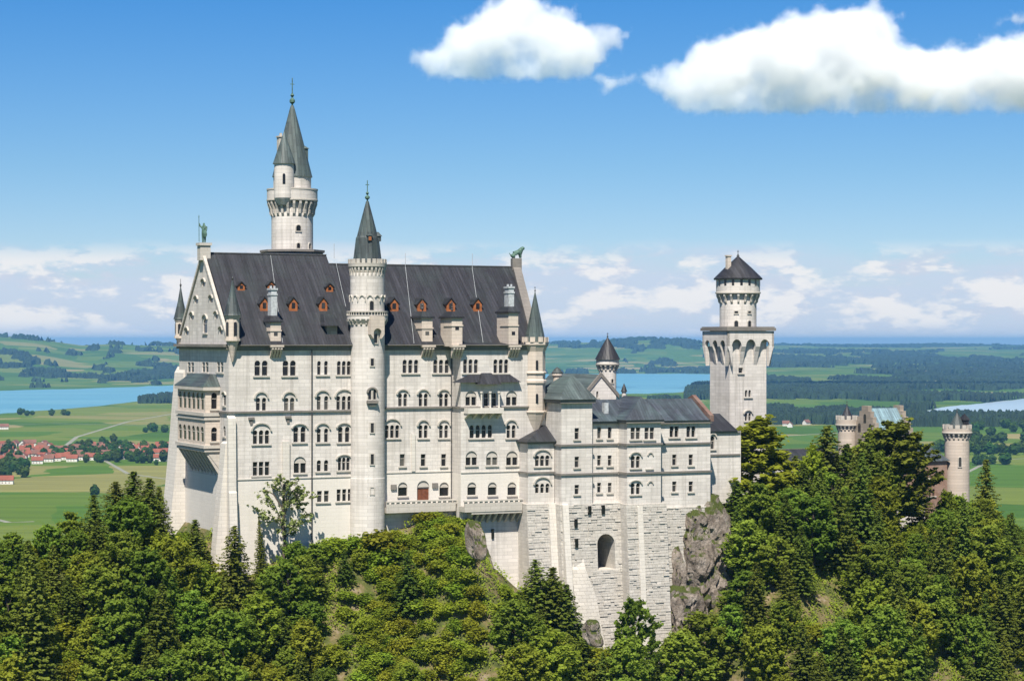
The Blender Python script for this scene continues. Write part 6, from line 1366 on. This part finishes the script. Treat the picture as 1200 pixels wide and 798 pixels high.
# --- the village
hw = plain_mat('village_plaster', (.62, .60, .55), .9, .1, .1); hr = plain_mat('red_roof_tiles', (.22, .07, .042), .85, .3, .06); hr2 = plain_mat('brown_roof_tiles', (.17, .08, .055), .85, .3, .06)
def house_meshes(L, Wd, he, hh_, roofm):
    a = MB(); a.prism([(-Wd / 2, 0), (Wd / 2, 0), (Wd / 2, he), (0, he + hh_), (-Wd / 2, he)], L, lambda p, q, d: (d - L / 2, p, q))
    b = MB(); b.prism([(-Wd / 2 - .8, he - .35), (0, he + hh_ + .25), (Wd / 2 + .8, he - .35), (Wd / 2 + .8, he), (0, he + hh_ + .65), (-Wd / 2 - .8, he)], L + 1.4, lambda p, q, d: (d - L / 2 - .7, p, q))
    c = MB()
    for i in range(int(L // 4)):
        for s_ in (-1, 1):
            for z_ in (1.2, 4.0): c.box(-L / 2 + 2 + i * 4, -L / 2 + 3.2 + i * 4, s_ * (Wd / 2 + .02) - .04, s_ * (Wd / 2 + .02) + .04, z_, z_ + 1.3)
    out = []
    for n_, m_, mt in (('wall', a, hw), ('roof', b, roofm), ('shutters', c, M['door'])):
        me = bpy.data.meshes.new(n_); me.from_pydata(m_.v, [], m_.f); me.materials.append(mt); out.append(me)
    return out
HM = [house_meshes(12, 9, 5, 4.4, hr), house_meshes(15, 10, 5, 4.6, hr), house_meshes(13, 10, 5, 5, hr2), house_meshes(19, 11, 5.5, 4.8, hr2)]
SP = []
def house(px, py, k, rz, label, group):
    p = gp(px, py); o = bpy.data.objects.new('village_house', None); col.objects.link(o); o.location = (p.x, p.y, 0); o.rotation_euler = (0, 0, rz); tag(o, label, 'house', group)
    for me_ in HM[k]: c = bpy.data.objects.new(me_.name.split('.')[0], me_); c.parent = o; col.objects.link(c)
i = 0; tr_ = 0
while i < 120 and tr_ < 4000:
    tr_ += 1
    zone = wr.random(); x, y = (wr.uniform(-20, 60), wr.uniform(522, 545)) if zone < .42 else ((wr.uniform(40, 100), wr.uniform(528, 541)) if zone < .72 else (wr.uniform(100, 206), wr.uniform(524, 540)))
    if any(abs(x - a) < 5.2 and abs(y - b) < 2.0 for a, b in SP): continue
    SP.append((x, y)); house(x, y, wr.choice((0, 0, 1, 1, 2, 3)), wr.choice((.1, .2, 1.6, .35)) + wr.uniform(-.15, .15), 'small red-roofed house in the village between the green fields', 'houses of the village'); i += 1
house(8, 567, 1, .15, 'solitary red-roofed farm at the edge of the lower meadow', None); house(4, 503, 3, .2, 'red-roofed farm alone in the upper field near the lake', None)
for x, y in ((921, 499), (926, 500.6), (945, 497.6)): house(x, y, 2, x * .3, 'red-roofed farmhouse glimpsed between square tower and gatehouse', 'farmhouses beyond the square tower')

# ================================================================ HAZE
def haze(density):
    me = bpy.data.meshes.new('haze'); x0, x1, y0, y1, z0, z1 = -66000, 66000, -3500, 46500, -9, 220
    hz = MB(); hz.box(x0, x1, y0, y1, z0, z1); me.from_pydata(hz.v, [], hz.f); o = bpy.data.objects.new('haze', me); col.objects.link(o)
    m = bpy.data.materials.new('haze_air'); m.use_nodes = True; nt = m.node_tree; nt.nodes.clear(); out = nt.nodes.new('ShaderNodeOutputMaterial'); pv = nt.nodes.new('ShaderNodeVolumePrincipled')
    pv.inputs['Color'].default_value = (.19, .46, .86, 1); pv.inputs['Density'].default_value = density; pv.inputs['Density Attribute'].default_value = ''; pv.inputs['Anisotropy'].default_value = 0.0
    nt.links.new(pv.outputs[0], out.inputs['Volume']); me.materials.append(m); tag(o, 'thin blue air between the castle and the hills', 'haze', None, 'stuff'); return o
haze(3.8e-5)

# ================================================================ CLOUDS (bodies of scattering vapour, far beyond the haze)
def cloud_material(d):
    m = bpy.data.materials.new('cloud_vapour'); m.use_nodes = True; nt = m.node_tree; nt.nodes.clear(); out = nt.nodes.new('ShaderNodeOutputMaterial'); vs = nt.nodes.new('ShaderNodeVolumePrincipled')
    vs.inputs['Color'].default_value = (1, 1, 1, 1); vs.inputs['Density Attribute'].default_value = ''; vs.inputs['Anisotropy'].default_value = -.1
    at = nd(nt, 'ShaderNodeAttribute', attribute_name='density'); tc = nt.nodes.new('ShaderNodeTexCoord')
    n = nd(nt, 'ShaderNodeTexNoise', Scale=.021, Detail=9.0, Roughness=.66); nt.links.new(tc.outputs['Object'], n.inputs['Vector'])
    s1 = nd(nt, 'ShaderNodeMath', operation='SUBTRACT'); nt.links.new(n.outputs['Fac'], s1.inputs[0]); s1.inputs[1].default_value = .5
    s2 = nd(nt, 'ShaderNodeMath', operation='MULTIPLY_ADD'); nt.links.new(s1.outputs[0], s2.inputs[0]); s2.inputs[1].default_value = 2.0; nt.links.new(at.outputs['Fac'], s2.inputs[2])
    mr = nd(nt, 'ShaderNodeMapRange'); mr.interpolation_type = 'SMOOTHSTEP'; nt.links.new(s2.outputs[0], mr.inputs['Value']); mr.inputs['From Min'].default_value = .10; mr.inputs['From Max'].default_value = .85; mr.inputs['To Max'].default_value = d
    gt_ = nd(nt, 'ShaderNodeMath', operation='GREATER_THAN'); nt.links.new(at.outputs['Fac'], gt_.inputs[0]); gt_.inputs[1].default_value = .0005
    ml = nd(nt, 'ShaderNodeMath', operation='MULTIPLY'); nt.links.new(mr.outputs[0], ml.inputs[0]); nt.links.new(gt_.outputs[0], ml.inputs[1])
    nt.links.new(ml.outputs[0], vs.inputs['Density']); nt.links.new(vs.outputs[0], out.inputs['Volume']); return m
M['vapour'] = cloud_material(.015)
def cloud(balls, D, base, seed, label, vox=13.0):
    k = D / F; r = random.Random(seed); bm = bmesh.new(); xs = [b[0] for b in balls]; cx_ = (min(xs) + max(xs)) / 2
    O = Vector(((cx_ - CX) * k, D, CAMZ + (CY - base) * k))
    lo_b = [b for b in balls if b[2] > 15 and b[1] + b[2] > base - 34]; balls = balls if not lo_b else balls + [(x_, base - 15, 17) for x_ in range(int(min(b[0] for b in lo_b)) + 14, int(max(b[0] for b in lo_b)) - 6, 15)]
    for x, y, rad in balls:
        for j in range(3):
            rr = 1.12 * rad * k * (1 if j == 0 else r.uniform(.5, .8)); dx, dy, dz = ((0, 0, 0) if j == 0 else (r.uniform(-.6, .6) * rad * k, r.uniform(-.8, .8) * rad * k, r.uniform(-.45, .45) * rad * k))
            c = Vector(((x - CX) * k + dx, D + dy, CAMZ + (CY - y) * k + dz)) - O
            bmesh.ops.create_icosphere(bm, subdivisions=3, radius=rr, matrix=Matrix.Translation(c))
    me = bpy.data.meshes.new('cloud_hull'); bm.to_mesh(me); bm.free(); o = bpy.data.objects.new('cloud_hull', me); col.objects.link(o)
    md = o.modifiers.new('remesh', 'REMESH'); md.mode = 'VOXEL'; md.voxel_size = vox
    dg = bpy.context.evaluated_depsgraph_get(); m2 = bpy.data.meshes.new_from_object(o.evaluated_get(dg)); bpy.data.objects.remove(o)
    off = Vector((seed * 13.7, seed * 5.1, seed))
    for v in m2.vertices:
        n = v.normal.copy(); p = v.co.copy(); flat = sstep(-10, 55, p.z)
        d = (noise.noise(p / 150 + off) * 46 + abs(noise.noise(p / 62 + off)) * 44 + abs(noise.noise(p / 27 + off)) * 22 + noise.noise(p / 12 + off) * 8 - 26) * (.25 + .75 * flat)
        q = p + n * d
        if q.z < 0: q.z *= .12
        q.z += 7 * noise.noise(Vector((p.x / 60, p.y / 60, seed)))
        v.co = q
    o = bpy.data.objects.new('cloud_hull', m2); col.objects.link(o); md = o.modifiers.new('remesh', 'REMESH'); md.mode = 'VOXEL'; md.voxel_size = vox * .62
    dg = bpy.context.evaluated_depsgraph_get(); m3 = bpy.data.meshes.new_from_object(o.evaluated_get(dg)); bpy.data.objects.remove(o); m2 = m3
    m2.name = 'cloud_hull'; hull = bpy.data.objects.new('cloud_hull', m2); col.objects.link(hull); hull.location = O; hull.hide_render = True; hull['kind'] = 'helper'
    vd = bpy.data.volumes.new('cloud'); o2 = bpy.data.objects.new('cloud', vd); col.objects.link(o2); o2.location = O
    mv = o2.modifiers.new('fog', 'MESH_TO_VOLUME'); mv.object = hull; mv.resolution_mode = 'VOXEL_SIZE'; mv.voxel_size = vox * .8; mv.interior_band_width = 38; mv.density = 1.0
    vd.materials.append(M['vapour'])
    return tag(o2, label, 'cloud')
cloud([(505, 74, 22), (720, 42, 16), (515, 72, 22), (545, 55, 32), (585, 35, 38), (608, 18, 34), (640, 45, 36), (668, 52, 32), (702, 42, 20), (695, 66, 20), (560, 76, 22), (600, 76, 24), (640, 76, 20), (492, 70, 9)], 7000, 97, 3, 'compact white cumulus cloud high above the palace roof')
cloud([(790, 104, 24), (765, 97, 15), (742, 92, 13), (720, 97, 12), (698, 92, 9), (800, 98, 26), (840, 85, 38), (880, 70, 38), (920, 62, 42), (960, 48, 40), (1000, 40, 34), (1032, 36, 26), (1054, 16, 10), (928, 30, 22), (1010, 80, 42), (1070, 88, 36), (1120, 90, 36), (1170, 80, 40), (1212, 85, 42), (1255, 80, 36), (1190, 58, 26), (960, 95, 36), (900, 100, 28), (1100, 72, 24), (850, 106, 22)], 7000, 137, 5, 'long broad white cumulus bank high above the square tower')
cloud([(1172, 26, 9), (1192, 22, 12), (1215, 24, 12)], 7600, 37, 8, 'small grey-white cloud above the long cloud bank at the picture corner', 9.0)
